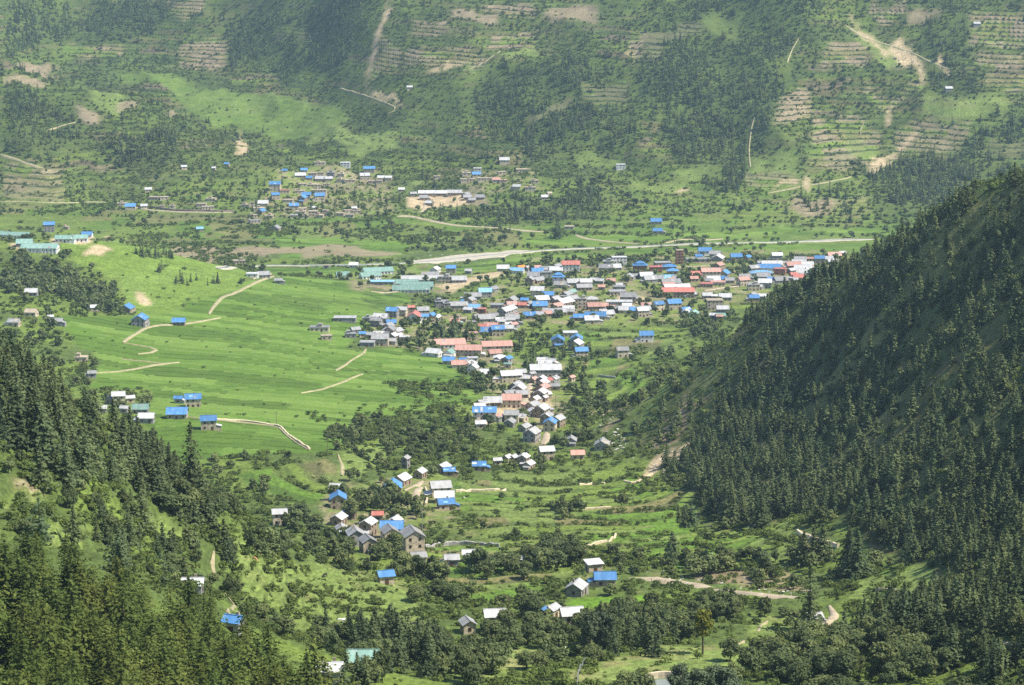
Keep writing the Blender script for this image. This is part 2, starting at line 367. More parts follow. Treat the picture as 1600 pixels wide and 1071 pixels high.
# ------------------------------------------------------------------ terraces cut into the land
X = GX; Y = GYY
ZN = {nm: zone(nm, X, Y) for nm in ZONE}
def soften(m, n=1):
    a = m.astype(float)
    for _ in range(n):
        a[1:-1] = (a[:-2] + a[1:-1] * 2 + a[2:]) / 4; a[:, 1:-1] = (a[:, :-2] + a[:, 1:-1] * 2 + a[:, 2:]) / 4
    return a
STEP_F, STEP_L = 5.2, 2.6
w_f = far * np.clip(.25 + sstep(fbm(X / 130, Y / 130, 71, 2), .45, .65) * .5 + soften(ZN['terrace'], 3), 0, 1) * (1 - .8 * soften(ZN['forest'], 3))
w_l = np.clip(soften(ZN['low'] | ZN['pasture'] | ZN['hillgreen'] | ZN['townfield'] | ZN['knollwood'], 3) + .55 * sstep(-Y, -1300, -1100) * (1 - soften(ZN['righthill'], 3)) + .5 * sstep(Y, 2500, 2560), 0, 1) * (1 - .9 * sstep(X, 70, 130) * sstep(-Y, -1300, -1000)) * (1 - far)
def terraced(z, step, w, seed):
    k = (z + (fbm(X / 60, Y / 60, seed, 2) - .5) * step * .9) / step
    i = np.floor(k); f = k - i
    g = np.clip((f - .66) / .34, 0, 1); g = g * g * (3 - 2 * g)
    return z + ((i + g) - k) * step * w, i, f, k
Z, ROW_F, FR_F, K_F = terraced(Z0, STEP_F, w_f, 81)
Z, ROW_L, FR_L, K_L = terraced(Z, STEP_L, w_l, 83)
# a settled shelf under the pond and the river bed
# ------------------------------------------------------------------ ground colours (what grows or lies there)
def lin(r, g, b):
    f = lambda c: c / 255 / 12.92 if c <= 10 else ((c / 255 + .055) / 1.055) ** 2.4
    return np.array([f(r), f(g), f(b)])
n1 = fbm(X / 55, Y / 55, 101, 4)[..., None]; n2 = fbm(X / 9, Y / 14, 103, 3)[..., None]; n3 = fbm(X / 240, Y / 240, 107, 3)[..., None]
GRASS = np.array([.125, .175, .032]); SCRUB = np.array([.078, .112, .028]); DRY = np.array([.19, .175, .072])
PADDY = np.array([.094, .166, .022]); LIGHT = np.array([.165, .222, .055]); BROWN = np.array([.235, .185, .120]); EARTH = np.array([.40, .31, .19])
C = SCRUB + (GRASS - SCRUB) * sstep(n1, .35, .7)
C = C + (DRY - C) * sstep(n2 * .6 + n3 * .5, .60, .85) * .45
# far slope: strips along the contours
sid = hash2(ROW_F, np.floor(X / 46 + hash2(ROW_F, ROW_F * 0 + 3) * 9 + fbm(X / 40, Y / 40, 111, 2) * 1.2))[..., None]
strip = np.where(sid < .26, GRASS * 1.0, np.where(sid < .40, DRY * .80, np.where(sid < .50, LIGHT * .75, np.where(sid < .57, BROWN * .75, SCRUB))))
fz = (far * (1 - soften(ZN['forest'], 2)))[..., None]
C = C * (1 - .22 * far[..., None]) + (strip - C) * fz * np.clip(w_f[..., None] * 1.1, 0, .85)
ris = (sstep(FR_F, .66, .80))[..., None]
tz = soften(ZN['terrace'], 1)[..., None]
tread = np.where(sid < .45, BROWN * 1.02, np.where(sid < .75, DRY * .95, GRASS))
C = C + (tread - C) * tz * .95
# valley floor beyond the river and everywhere tilled
lid = hash2(ROW_L, np.floor(X / 38 + hash2(ROW_L, ROW_L * 0 + 5) * 7 + fbm(X / 50, Y / 50, 113, 2) * 1.5))[..., None]
tilled = np.where(lid < .34, GRASS * 1.08, np.where(lid < .60, PADDY * 1.05, np.where(lid < .88, LIGHT * .88, DRY * .9)))
zl = np.clip(soften(ZN['low'] | ZN['townfield'], 2) + .75 * sstep(Y, 2420, 2480) * (1 - far), 0, 1)[..., None] * np.ones(3)
C = C + (tilled - C) * zl * .9
C = C + (SCRUB * .8 - C) * (w_l[..., None] * sstep(FR_L, .62, .8)[..., None] * .75)
# the broad green fields: long strips with pale bunds
qs = (Y + X * .04 + (fbm(X / 120, Y / 200, 117, 2) - .5) * 70) / 17.0
pid = hash2(np.floor(qs), np.floor(X / 110 + hash2(np.floor(qs), np.floor(qs) * 0 + 9) * 5))[..., None]
bund = (np.abs(qs - np.floor(qs) - .5) > .43)[..., None]
pad = PADDY * (0.72 + .50 * pid) + (LIGHT - PADDY) * (.30 * sstep(pid, .62, .95) + .15 * sstep(n3, .5, .72)) + (n2 - .5) * np.array([.018, .026, .005])
pad = np.where(bund & (pid > .45), pad + (LIGHT * 1.05 - pad) * .7, np.where(bund, pad * .62, pad))
zp = soften(ZN['plateau'] | ZN['riverfield'], 1)[..., None]
C = C + (pad - C) * zp
kn = GRASS * np.array([1.12, 1.2, 1.05]) * (.9 + .35 * (n2 - .4)) + (LIGHT - GRASS) * sstep(n1, .45, .7) * .5
C = C + (kn - C) * soften(ZN['knoll'], 2)[..., None]
pa = LIGHT * (.80 + .3 * n1) + (DRY - LIGHT) * sstep(n3 * .5 + n2 * .5, .46, .62) * .5
C = C + (pa - C) * soften(ZN['pasture'] | ZN['hillgreen'], 2)[..., None] * .95
C = C + (SCRUB - C) * soften(ZN['pasture'], 2)[..., None] * sstep(FR_L, .7, .85)[..., None] * .55
me_ = LIGHT * .95 + (DRY * 1.2 - LIGHT) * sstep(n2 * .5 + n1 * .5, .42, .60) * .7
C = C + (me_ - C) * soften(ZN['meadow'], 2)[..., None]
C = C + (PADDY * np.array([1.25, 1.3, .9]) - C) * soften(ZN['strip'], 1)[..., None]
C = C + (PADDY * 1.08 - C) * soften(ZN['strip2'], 1)[..., None] * .9
C = C + (PADDY * .9 + (LIGHT - PADDY) * (.25 + .4 * pid) - C) * soften(ZN['sidevalley'], 3)[..., None] * .9
C = C + (LIGHT * (.8 + .3 * n2) - C) * soften(ZN['light'], 3)[..., None] * .75
C = C + (BROWN * (.85 + .4 * n2) - C) * soften(ZN['fallow'], 2)[..., None] * .85
C = C + (SCRUB * .72 - C) * soften(ZN['forest'] , 4)[..., None] * .6
C = C + (SCRUB * np.array([.85, .75, .9]) + (DRY * .7 - SCRUB) * sstep(n2, .5, .75) * .7 - C) * soften(ZN['righthill'], 3)[..., None] * .9
hstk = sstep(ridged((X * .1 + Y) / 105, (X - Y * .1) / 420, 21, 2), .70, .86)[..., None] * sstep(n1, .3, .6)
C = C + (DRY * .7 + GRASS * .2 - C) * soften(ZN['righthill'], 3)[..., None] * hstk * .7
stk = sstep(ridged((X * .15 + Y) / 26, (X - Y * .15) / 160, 121, 3), .62, .85)[..., None]
C = C + (DRY * .62 + GRASS * .35 - C) * soften(ZN['hillstreaks'], 3)[..., None] * stk * .9
C = C + (SCRUB * .9 + (GRASS - SCRUB) * n2 - C) * soften(ZN['pines'] | ZN['lowright'], 3)[..., None] * .9
C = C + (EARTH * .62 * (.6 + .8 * n2) + (SCRUB - EARTH * .5) * sstep(n1, .48, .58) - C) * soften(ZN['bank'], 2)[..., None] * .8
C = C + (BROWN * 1.15 + (GRASS - BROWN) * sstep(n2 * .7 + n1 * .4, .46, .60) - C) * soften(ZN['town'], 3)[..., None] * .62
C = C + (EARTH * (.75 + .5 * n2) - C) * soften(ZN['scree'], 1)[..., None] * sstep(n2, .22, .5) * .95
C = C + (EARTH * (.9 + .3 * n2) - C) * soften(ZN['yard'], 1)[..., None] * .95
C = np.clip(C, .008, .8)
STEPW = np.clip(far * (soften(ZN['terrace'], 1) * 1.0 + .75 * w_f * (1 - soften(ZN['forest'] | ZN['sidevalley'] | ZN['fallow'] | ZN['light'] | ZN['yard'] | ZN['scree'], 2))), 0, 1) + .5 * np.clip(w_l * zl[..., 0], 0, 1) * (1 - far)
STEPK = np.where(far > .5, K_F, K_L)

# ------------------------------------------------------------------ materials
MAT = {}
def material(name):
    m = bpy.data.materials.new(name); m.use_nodes = True
    nt = m.node_tree; b = nt.nodes['Principled BSDF']
    b.inputs['Roughness'].default_value = .9; b.inputs['Specular IOR Level'].default_value = .25
    MAT[name] = m
    return m, nt, b
def N(nt, kind, **kw):
    n = nt.nodes.new(kind)
    for k, v in kw.items(): setattr(n, k, v)
    return n
def scaled_noise(nt, scale, detail=4, stretch=None):
    g = N(nt, 'ShaderNodeNewGeometry'); t = N(nt, 'ShaderNodeTexNoise'); t.inputs['Scale'].default_value = scale; t.inputs['Detail'].default_value = detail
    if stretch:
        mp = N(nt, 'ShaderNodeMapping'); mp.inputs['Scale'].default_value = stretch
        nt.links.new(g.outputs['Position'], mp.inputs['Vector']); nt.links.new(mp.outputs['Vector'], t.inputs['Vector'])
    else: nt.links.new(g.outputs['Position'], t.inputs['Vector'])
    return t
def ramp_value(nt, src, a, b, lo, hi):
    r = N(nt, 'ShaderNodeMapRange'); r.inputs[1].default_value = a; r.inputs[2].default_value = b; r.inputs[3].default_value = lo; r.inputs[4].default_value = hi
    nt.links.new(src, r.inputs[0]); return r.outputs[0]
def times(nt, col, val):
    m = N(nt, 'ShaderNodeMix', data_type='RGBA', blend_type='MULTIPLY'); m.inputs[0].default_value = 1.0
    c = N(nt, 'ShaderNodeCombineColor')
    for i in range(3): nt.links.new(val, c.inputs[i])
    nt.links.new(col, m.inputs[6]); nt.links.new(c.outputs[0], m.inputs[7]); return m.outputs[2]

m, nt, b = material('ground')
at = N(nt, 'ShaderNodeVertexColor', layer_name='growth')
na = scaled_noise(nt, .55, 5, (1, .6, 1)); nb = scaled_noise(nt, .09, 4); nc = scaled_noise(nt, 2.2, 5)
c = times(nt, at.outputs['Color'], ramp_value(nt, na.outputs['Fac'], .3, .7, .66, 1.32))
c = times(nt, c, ramp_value(nt, nb.outputs['Fac'], .3, .7, .82, 1.18))
c = times(nt, c, ramp_value(nt, nc.outputs['Fac'], .3, .7, .68, 1.32))
cr = N(nt, 'ShaderNodeAttribute', attribute_name='crop'); cm = N(nt, 'ShaderNodeMath', operation='MULTIPLY'); nt.links.new(cr.outputs['Fac'], cm.inputs[0]); cm.inputs[1].default_value = .68
even = N(nt, 'ShaderNodeMix', data_type='RGBA'); nt.links.new(cm.outputs[0], even.inputs[0]); nt.links.new(c, even.inputs[6]); nt.links.new(at.outputs['Color'], even.inputs[7]); c = even.outputs[2]
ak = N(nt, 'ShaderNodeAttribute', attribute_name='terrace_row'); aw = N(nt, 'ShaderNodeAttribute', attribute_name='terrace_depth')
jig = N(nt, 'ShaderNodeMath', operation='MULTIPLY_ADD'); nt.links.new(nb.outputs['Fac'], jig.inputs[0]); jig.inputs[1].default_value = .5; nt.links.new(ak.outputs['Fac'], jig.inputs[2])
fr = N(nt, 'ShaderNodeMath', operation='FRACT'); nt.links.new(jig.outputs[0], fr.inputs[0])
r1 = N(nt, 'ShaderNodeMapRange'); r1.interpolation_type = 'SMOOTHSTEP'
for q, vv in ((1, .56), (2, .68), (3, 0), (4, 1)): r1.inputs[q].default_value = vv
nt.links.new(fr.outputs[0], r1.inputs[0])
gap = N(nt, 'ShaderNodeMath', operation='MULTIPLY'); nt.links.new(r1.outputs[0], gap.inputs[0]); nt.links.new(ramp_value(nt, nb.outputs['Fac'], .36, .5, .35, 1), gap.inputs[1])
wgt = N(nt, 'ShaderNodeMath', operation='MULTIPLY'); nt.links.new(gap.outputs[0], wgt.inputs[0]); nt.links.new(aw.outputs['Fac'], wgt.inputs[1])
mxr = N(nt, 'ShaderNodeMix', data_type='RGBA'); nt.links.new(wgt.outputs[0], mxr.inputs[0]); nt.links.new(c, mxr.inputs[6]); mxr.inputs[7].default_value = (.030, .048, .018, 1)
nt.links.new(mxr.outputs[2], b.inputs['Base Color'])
bp = N(nt, 'ShaderNodeBump'); bp.inputs['Strength'].default_value = .55; bp.inputs['Distance'].default_value = .9
nt.links.new(na.outputs['Fac'], bp.inputs['Height']); nt.links.new(bp.outputs['Normal'], b.inputs['Normal'])
b.inputs['Specular IOR Level'].default_value = .12

def grid_mesh(name, xyz, nr, ncol, mat, colours=None):
    me = bpy.data.meshes.new(name); V = xyz.reshape(-1, 3).astype(np.float32)
    idx = np.arange(nr * ncol).reshape(nr, ncol)
    F = np.stack([idx[:-1, :-1], idx[:-1, 1:], idx[1:, 1:], idx[1:, :-1]], -1).reshape(-1, 4)
    me.vertices.add(len(V)); me.vertices.foreach_set('co', V.ravel())
    me.loops.add(F.size); me.loops.foreach_set('vertex_index', F.ravel().astype(np.int32))
    me.polygons.add(len(F)); me.polygons.foreach_set('loop_start', np.arange(0, F.size, 4, dtype=np.int32))
    me.polygons.foreach_set('use_smooth', np.ones(len(F), bool))
    me.update(calc_edges=True)
    if colours is not None:
        a = me.color_attributes.new('growth', 'FLOAT_COLOR', 'POINT')
        a.data.foreach_set('color', np.c_[colours.reshape(-1, 3), np.ones(len(V))].astype(np.float32).ravel())
    me.materials.append(mat)
    o = bpy.data.objects.new(name, me); COL.objects.link(o)
    return o
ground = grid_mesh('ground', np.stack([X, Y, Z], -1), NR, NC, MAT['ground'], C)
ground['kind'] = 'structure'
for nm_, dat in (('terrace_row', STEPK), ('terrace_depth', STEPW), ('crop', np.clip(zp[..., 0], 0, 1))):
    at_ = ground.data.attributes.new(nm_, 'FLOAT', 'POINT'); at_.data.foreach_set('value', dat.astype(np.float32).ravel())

# river bed, roads and paths, laid as ribbons on the ground
for nm, base, rough in (('gravel', (.44, .395, .31), 1.0), ('dirt', (.40, .33, .23), 1.0), ('footworn', (.34, .30, .17), 1.0)):
    m, nt, b = material(nm)
    t = scaled_noise(nt, .22, 6); t2 = scaled_noise(nt, 1.7, 3)
    rgb = N(nt, 'ShaderNodeRGB'); rgb.outputs[0].default_value = (*base, 1)
    c = times(nt, rgb.outputs[0], ramp_value(nt, t.outputs['Fac'], .3, .7, .72, 1.15)); c = times(nt, c, ramp_value(nt, t2.outputs['Fac'], .3, .7, .8, 1.15))
    nt.links.new(c, b.inputs['Base Color'])
m, nt, b = material('water'); b.inputs['Base Color'].default_value = (.20, .24, .24, 1); b.inputs['Roughness'].default_value = .12; b.inputs['Specular IOR Level'].default_value = .5

def ribbon(name, P, w, up, mat, seed, vary=.35, cols=5):
    P = np.asarray(P); T = np.gradient(P, axis=0); T /= np.linalg.norm(T, axis=1)[:, None] + 1e-9
    Nn = np.c_[-T[:, 1], T[:, 0]]; k = np.arange(len(P))
    wl = w / 2 * (1 + vary * 2 * (fbm(k / 3.0, k * 0 + seed, 131, 2) - .5)); wr = w / 2 * (1 + vary * 2 * (fbm(k / 3.0, k * 0 + seed + 9, 137, 2) - .5))
    taper = np.clip(np.minimum(k, len(P) - 1 - k) / 1.5 + .35, 0, 1)
    g = []
    for c in np.linspace(-1, 1, cols):
        o = np.where(c < 0, wl, wr) * c * taper
        q = P + Nn * o[:, None]
        zz = height(q[:, 0], q[:, 1]) + (up if abs(c) < .99 else -.6)
        g.append(np.c_[q, zz])
    o = grid_mesh(name, np.stack(g, 1), len(P), cols, mat)
    o['kind'] = 'structure'
    return o
for i, (nm, w, P, up) in enumerate(TL):
    ribbon(nm, P, w, up, MAT['gravel' if nm == 'river_bed' else 'footworn' if nm == 'footpath' and w < 5 else 'dirt'], i * 3.1, .95 if nm == 'river_bed' else .75, 9 if w > 8 else 5)
rb = TL[0][2]
ribbon('river', rb + np.c_[np.zeros(len(rb)), (fbm(np.arange(len(rb)) / 5.0, np.zeros(len(rb)), 141, 2) - .5) * 9], 4.2, .75, MAT['water'], 77, .5)
def say(o, label=None, category=None, group=None, kind=None):
    if label: o['label'] = label
    if category: o['category'] = category
    if group: o['group'] = group
    if kind: o['kind'] = kind
    return o
def link(name, data, parent=None):
    o = bpy.data.objects.new(name, data); COL.objects.link(o)
    if parent is not None: o.parent = parent
    return o
# ------------------------------------------------------------------ foliage materials
def leaf_material(name, a, b_, tip=None, trans=.22):
    m = bpy.data.materials.new(name); m.use_nodes = True; MAT[name] = m
    nt = m.node_tree; nt.nodes.remove(nt.nodes['Principled BSDF'])
    oi = N(nt, 'ShaderNodeObjectInfo'); mx = N(nt, 'ShaderNodeMix', data_type='RGBA')
    mx.inputs[6].default_value = (*a, 1); mx.inputs[7].default_value = (*b_, 1)
    nt.links.new(oi.outputs['Random'], mx.inputs[0])
    t = scaled_noise(nt, .8, 3)
    c = times(nt, mx.outputs[2], ramp_value(nt, t.outputs['Fac'], .3, .7, .68, 1.35))
    wn2 = N(nt, 'ShaderNodeTexWhiteNoise', noise_dimensions='1D'); mu = N(nt, 'ShaderNodeMath', operation='MULTIPLY'); mu.inputs[1].default_value = 91.7
    nt.links.new(oi.outputs['Random'], mu.inputs[0]); nt.links.new(mu.outputs[0], wn2.inputs['W'])
    c = times(nt, c, ramp_value(nt, wn2.outputs['Value'], 0, 1, .72, 1.25))
    d = N(nt, 'ShaderNodeBsdfDiffuse'); tr = N(nt, 'ShaderNodeBsdfTranslucent'); ms = N(nt, 'ShaderNodeMixShader'); ms.inputs[0].default_value = trans
    nt.links.new(c, d.inputs['Color']); nt.links.new(c, tr.inputs['Color'])
    nt.links.new(d.outputs[0], ms.inputs[1]); nt.links.new(tr.outputs[0], ms.inputs[2])
    nt.links.new(ms.outputs[0], nt.nodes['Material Output'].inputs['Surface'])
leaf_material('spruce_needles', (.080, .115, .058), (.140, .168, .072), trans=.34)
leaf_material('pine_needles', (.076, .112, .030), (.128, .150, .038), trans=.32)
leaf_material('broad_leaves', (.100, .135, .060), (.185, .215, .085), trans=.36)
leaf_material('bush_leaves', (.088, .125, .040), (.160, .205, .055), trans=.34)
leaf_material('poplar_leaves', (.10, .135, .075), (.13, .16, .09))
leaf_material('yellow_leaves', (.19, .20, .035), (.22, .22, .04), trans=.3)
m, nt, b = material('bark'); b.inputs['Base Color'].default_value = (.075, .058, .042, 1)
t = scaled_noise(nt, 3.0, 4, (1, 1, .25)); rgb = N(nt, 'ShaderNodeRGB'); rgb.outputs[0].default_value = (.085, .066, .048, 1)
nt.links.new(times(nt, rgb.outputs[0], ramp_value(nt, t.outputs['Fac'], .3, .7, .6, 1.3)), b.inputs['Base Color'])

def mesh_from(name, V, F, mat, smooth=False):
    me = bpy.data.meshes.new(name); me.from_pydata([tuple(v) for v in V], [], [tuple(f) for f in F])
    me.materials.append(mat)
    if smooth: me.polygons.foreach_set('use_smooth', [True] * len(me.polygons))
    me.update(); return me

def tube(V, F, pts3, radii, n=6):
    pts3 = [np.array(p, float) for p in pts3]; base = len(V)
    for i, p in enumerate(pts3):
        d = pts3[min(i + 1, len(pts3) - 1)] - pts3[max(i - 1, 0)]; d /= np.linalg.norm(d) + 1e-9
        a = np.cross(d, [0.31, .92, .1]); a /= np.linalg.norm(a) + 1e-9; b = np.cross(d, a)
        for k in range(n):
            th = 2 * math.pi * k / n; V.append(p + (a * math.cos(th) + b * math.sin(th)) * radii[i])
    for i in range(len(pts3) - 1):
        for k in range(n):
            F.append((base + i * n + k, base + i * n + (k + 1) % n, base + (i + 1) * n + (k + 1) % n, base + (i + 1) * n + k))

def leaf_quad(V, F, c, nrm, w, l, r, jag=.35):
    nrm = nrm / (np.linalg.norm(nrm) + 1e-9)
    a = np.cross(nrm, r.normal(size=3)); a /= np.linalg.norm(a) + 1e-9; b = np.cross(nrm, a)
    s = len(V); j = 1 + (r.random(4) - .5) * 2 * jag
    V += [c + a * w * j[0], c + b * l * j[1], c - a * w * j[2], c - b * l * j[3]]
    F.append((s, s + 1, s + 2, s + 3))

def conifer(seed, h, rmax, whorls, nb, ns, size, bare=.1, sag=.25, ragged=.3, power=.85):
    """crown and trunk of a conifer: whorls of boughs carrying sprays of needles"""
    r = rng(seed); V, F = [], []
    for i in range(whorls):
        f = i / (whorls - 1); z = h * (bare + (1 - bare) * f * .985)
        rad = rmax * ((1 - f) ** power) * (1 - ragged * .6 + ragged * 1.2 * r.random()) + .12
        n = max(3, int(nb * (.55 + .45 * (1 - f)) + .5)); ph = r.random() * 6.28
        for k in range(n):
            if r.random() < ragged * .25: continue
            th = ph + 6.283 * k / n + r.normal() * .25; L = rad * (.72 + .5 * r.random())
            d = np.array([math.cos(th), math.sin(th), 0])
            m_ = max(1, int(ns * (.4 + .6 * (1 - f)) + .5))
            for q in range(m_):
                s = (q + .55 + .35 * r.random()) / m_
                c = d * L * s + np.array([0, 0, z - sag * L * s * (1.25 - s) * 1.6 + r.normal() * .10 * size]) + r.normal(size=3) * .16 * size
                nn = np.array([0, 0, 1.0]) + d * .55 + r.normal(size=3) * .42
                leaf_quad(V, F, c, nn, size * (.8 + .5 * r.random()) * (1.1 - .35 * f), size * (.55 + .4 * r.random()) * (1.1 - .35 * f), r)
    for k in range(4):
        leaf_quad(V, F, np.array([0, 0, h * (1 - .012 * k)]), r.normal(size=3) * [1, 1, .3], size * .3, size * .55, r)
    TV, TF = [], []
    tube(TV, TF, [(0, 0, -2.5), (0, 0, h * .35), (0, 0, h * .7), (0, 0, h * .97)], [h * .02, h * .015, h * .009, h * .002], 5)
    return V, F, TV, TF

def broadleaf(seed, h, rad, lobes, leaves, size, trunk=.28, tall=1.0):
    """crown and trunk of a broad-leaved tree: leaf clumps round the ends of the limbs"""
    r = rng(seed); V, F, TV, TF = [], [], [], []
    zc = h * (trunk + (1 - trunk) * .5); rz = h * (1 - trunk) * .5
    tube(TV, TF, [(0, 0, -2), (r.normal() * .1, 0, h * trunk), (r.normal() * .3, r.normal() * .3, zc), (0, 0, h * .85)], [h * .026, h * .02, h * .013, h * .004], 6)
    C_ = []
    for k in range(lobes):
        th = 6.283 * k / lobes + r.normal() * .5; f = r.random() ** .6; zz = r.uniform(-.75, .8)
        rr = rad * .66 * math.sqrt(max(.05, 1 - zz * zz)) * (.6 + .5 * f)
        c = np.array([math.cos(th) * rr, math.sin(th) * rr, zc + zz * rz * .78])
        C_.append((c, rad * (.34 + .24 * r.random())))
        tube(TV, TF, [(0, 0, max(h * trunk * .8, c[2] - rad * .9)), c * [.55, .55, 1] - [0, 0, rad * .25], c], [h * .010, h * .007, h * .003], 4)
    C_.append((np.array([0, 0, zc + rz * .55]), rad * .45)); C_.append((np.array([0, 0, zc]), rad * .5))
    for i in range(leaves):
        c, R = C_[i % len(C_)]
        d = r.normal(size=3); d /= np.linalg.norm(d); d[2] = d[2] * .85 + .12
        p = c + d * R * np.array([1, 1, .85 * tall]) * (r.random() ** .35)
        if p[2] < h * trunk * .55: p[2] = h * trunk * .55 + r.random() * .4
        leaf_quad(V, F, p, d * 1.0 + r.normal(size=3) * .5 + [0, 0, .35], size * (.7 + .6 * r.random()), size * (.6 + .5 * r.random()), r)
    return V, F, TV, TF

def bush(seed, rad, leaves, size):
    r = rng(seed); V, F, TV, TF = [], [], [], []
    lob = [(np.array([r.normal() * rad * .45, r.normal() * rad * .45, rad * (.45 + .25 * r.random())]), rad * (.42 + .25 * r.random())) for _ in range(5)]
    for c, R in lob: tube(TV, TF, [(0, 0, -1), c * [.6, .6, .6], c], [rad * .05, rad * .03, rad * .015], 4)
    for i in range(leaves):
        c, R = lob[i % 5]; d = r.normal(size=3); d /= np.linalg.norm(d); d[2] = abs(d[2]) * .9 - .15
        p = c + d * R * (r.random() ** .3); p[2] = max(p[2], .05 * rad)
        leaf_quad(V, F, p, d + r.normal(size=3) * .5 + [0, 0, .4], size * (.7 + .6 * r.random()), size * (.6 + .5 * r.random()), r)
    return V, F, TV, TF

PROTO = {}     # kind -> list of (crown mesh, trunk mesh), level of detail in the key
def proto(key, builder, mat, n, *a, **k):
    L = []
    for i in range(n):
        r = rng(i + 3 * len(key)); b_ = list(a)
        if builder is conifer: b_[0] *= r.uniform(.82, 1.12); b_[1] *= r.uniform(.68, 1.22); k['power'] = r.uniform(.40, .6) if 'pine' in key else r.uniform(.62, .95); k['ragged'] = r.uniform(.25, .5); k['bare'] = r.uniform(.03, .12)
        if builder is broadleaf: b_[0] *= r.uniform(.8, 1.15); b_[1] *= r.uniform(.75, 1.15)
        V, F, TV, TF = builder(7 + i * 13 + sum(map(ord, key)), *b_, **k)
        L.append((mesh_from('crown', V, F, MAT[mat]), mesh_from('trunk', TV, TF, MAT['bark'], True)))
    PROTO[key] = L
proto('spruce_near', conifer, 'spruce_needles', 6, 15.0, 4.5, 23, 9, 6, .54, bare=.06, sag=.28, ragged=.35)
proto('spruce_mid', conifer, 'spruce_needles', 5, 15.0, 4.6, 15, 8, 4, .86, bare=.06, sag=.28, ragged=.35)
proto('spruce_far', conifer, 'spruce_needles', 4, 15.0, 4.0, 10, 6, 2, 1.35, bare=.05, sag=.25, ragged=.4)
proto('pine_near', conifer, 'pine_needles', 6, 16.0, 5.8, 22, 10, 8, .48, bare=.10, sag=.05, ragged=.5, power=.62)
proto('pine_mid', conifer, 'pine_needles', 4, 16.0, 5.8, 16, 9, 6, .72, bare=.10, sag=.05, ragged=.5, power=.62)
proto('broad_near', broadleaf, 'broad_leaves', 6, 9.0, 3.9, 12, 1900, .36, .10)
proto('broad_mid', broadleaf, 'broad_leaves', 5, 9.0, 3.9, 10, 460, .66, .10)
proto('broad_far', broadleaf, 'broad_leaves', 4, 9.0, 3.8, 7, 120, 1.2, .08)
proto('bush_near', bush, 'bush_leaves', 5, 2.0, 330, .26)
proto('bush_mid', bush, 'bush_leaves', 4, 2.0, 110, .44)
proto('bush_far', bush, 'bush_leaves', 4, 2.0, 36, .75)

# ------------------------------------------------------------------ where things grow
HOUSE_SPOTS = np.zeros((0, 3))     # x, y, clear radius
def clear_of_houses(x, y, extra=0.0):
    ok = np.ones(x.shape, bool)
    for hx, hy, hr in HOUSE_SPOTS:
        k = np.hypot(x - hx, (y - hy)) < hr + extra
        ok &= ~k
    return ok
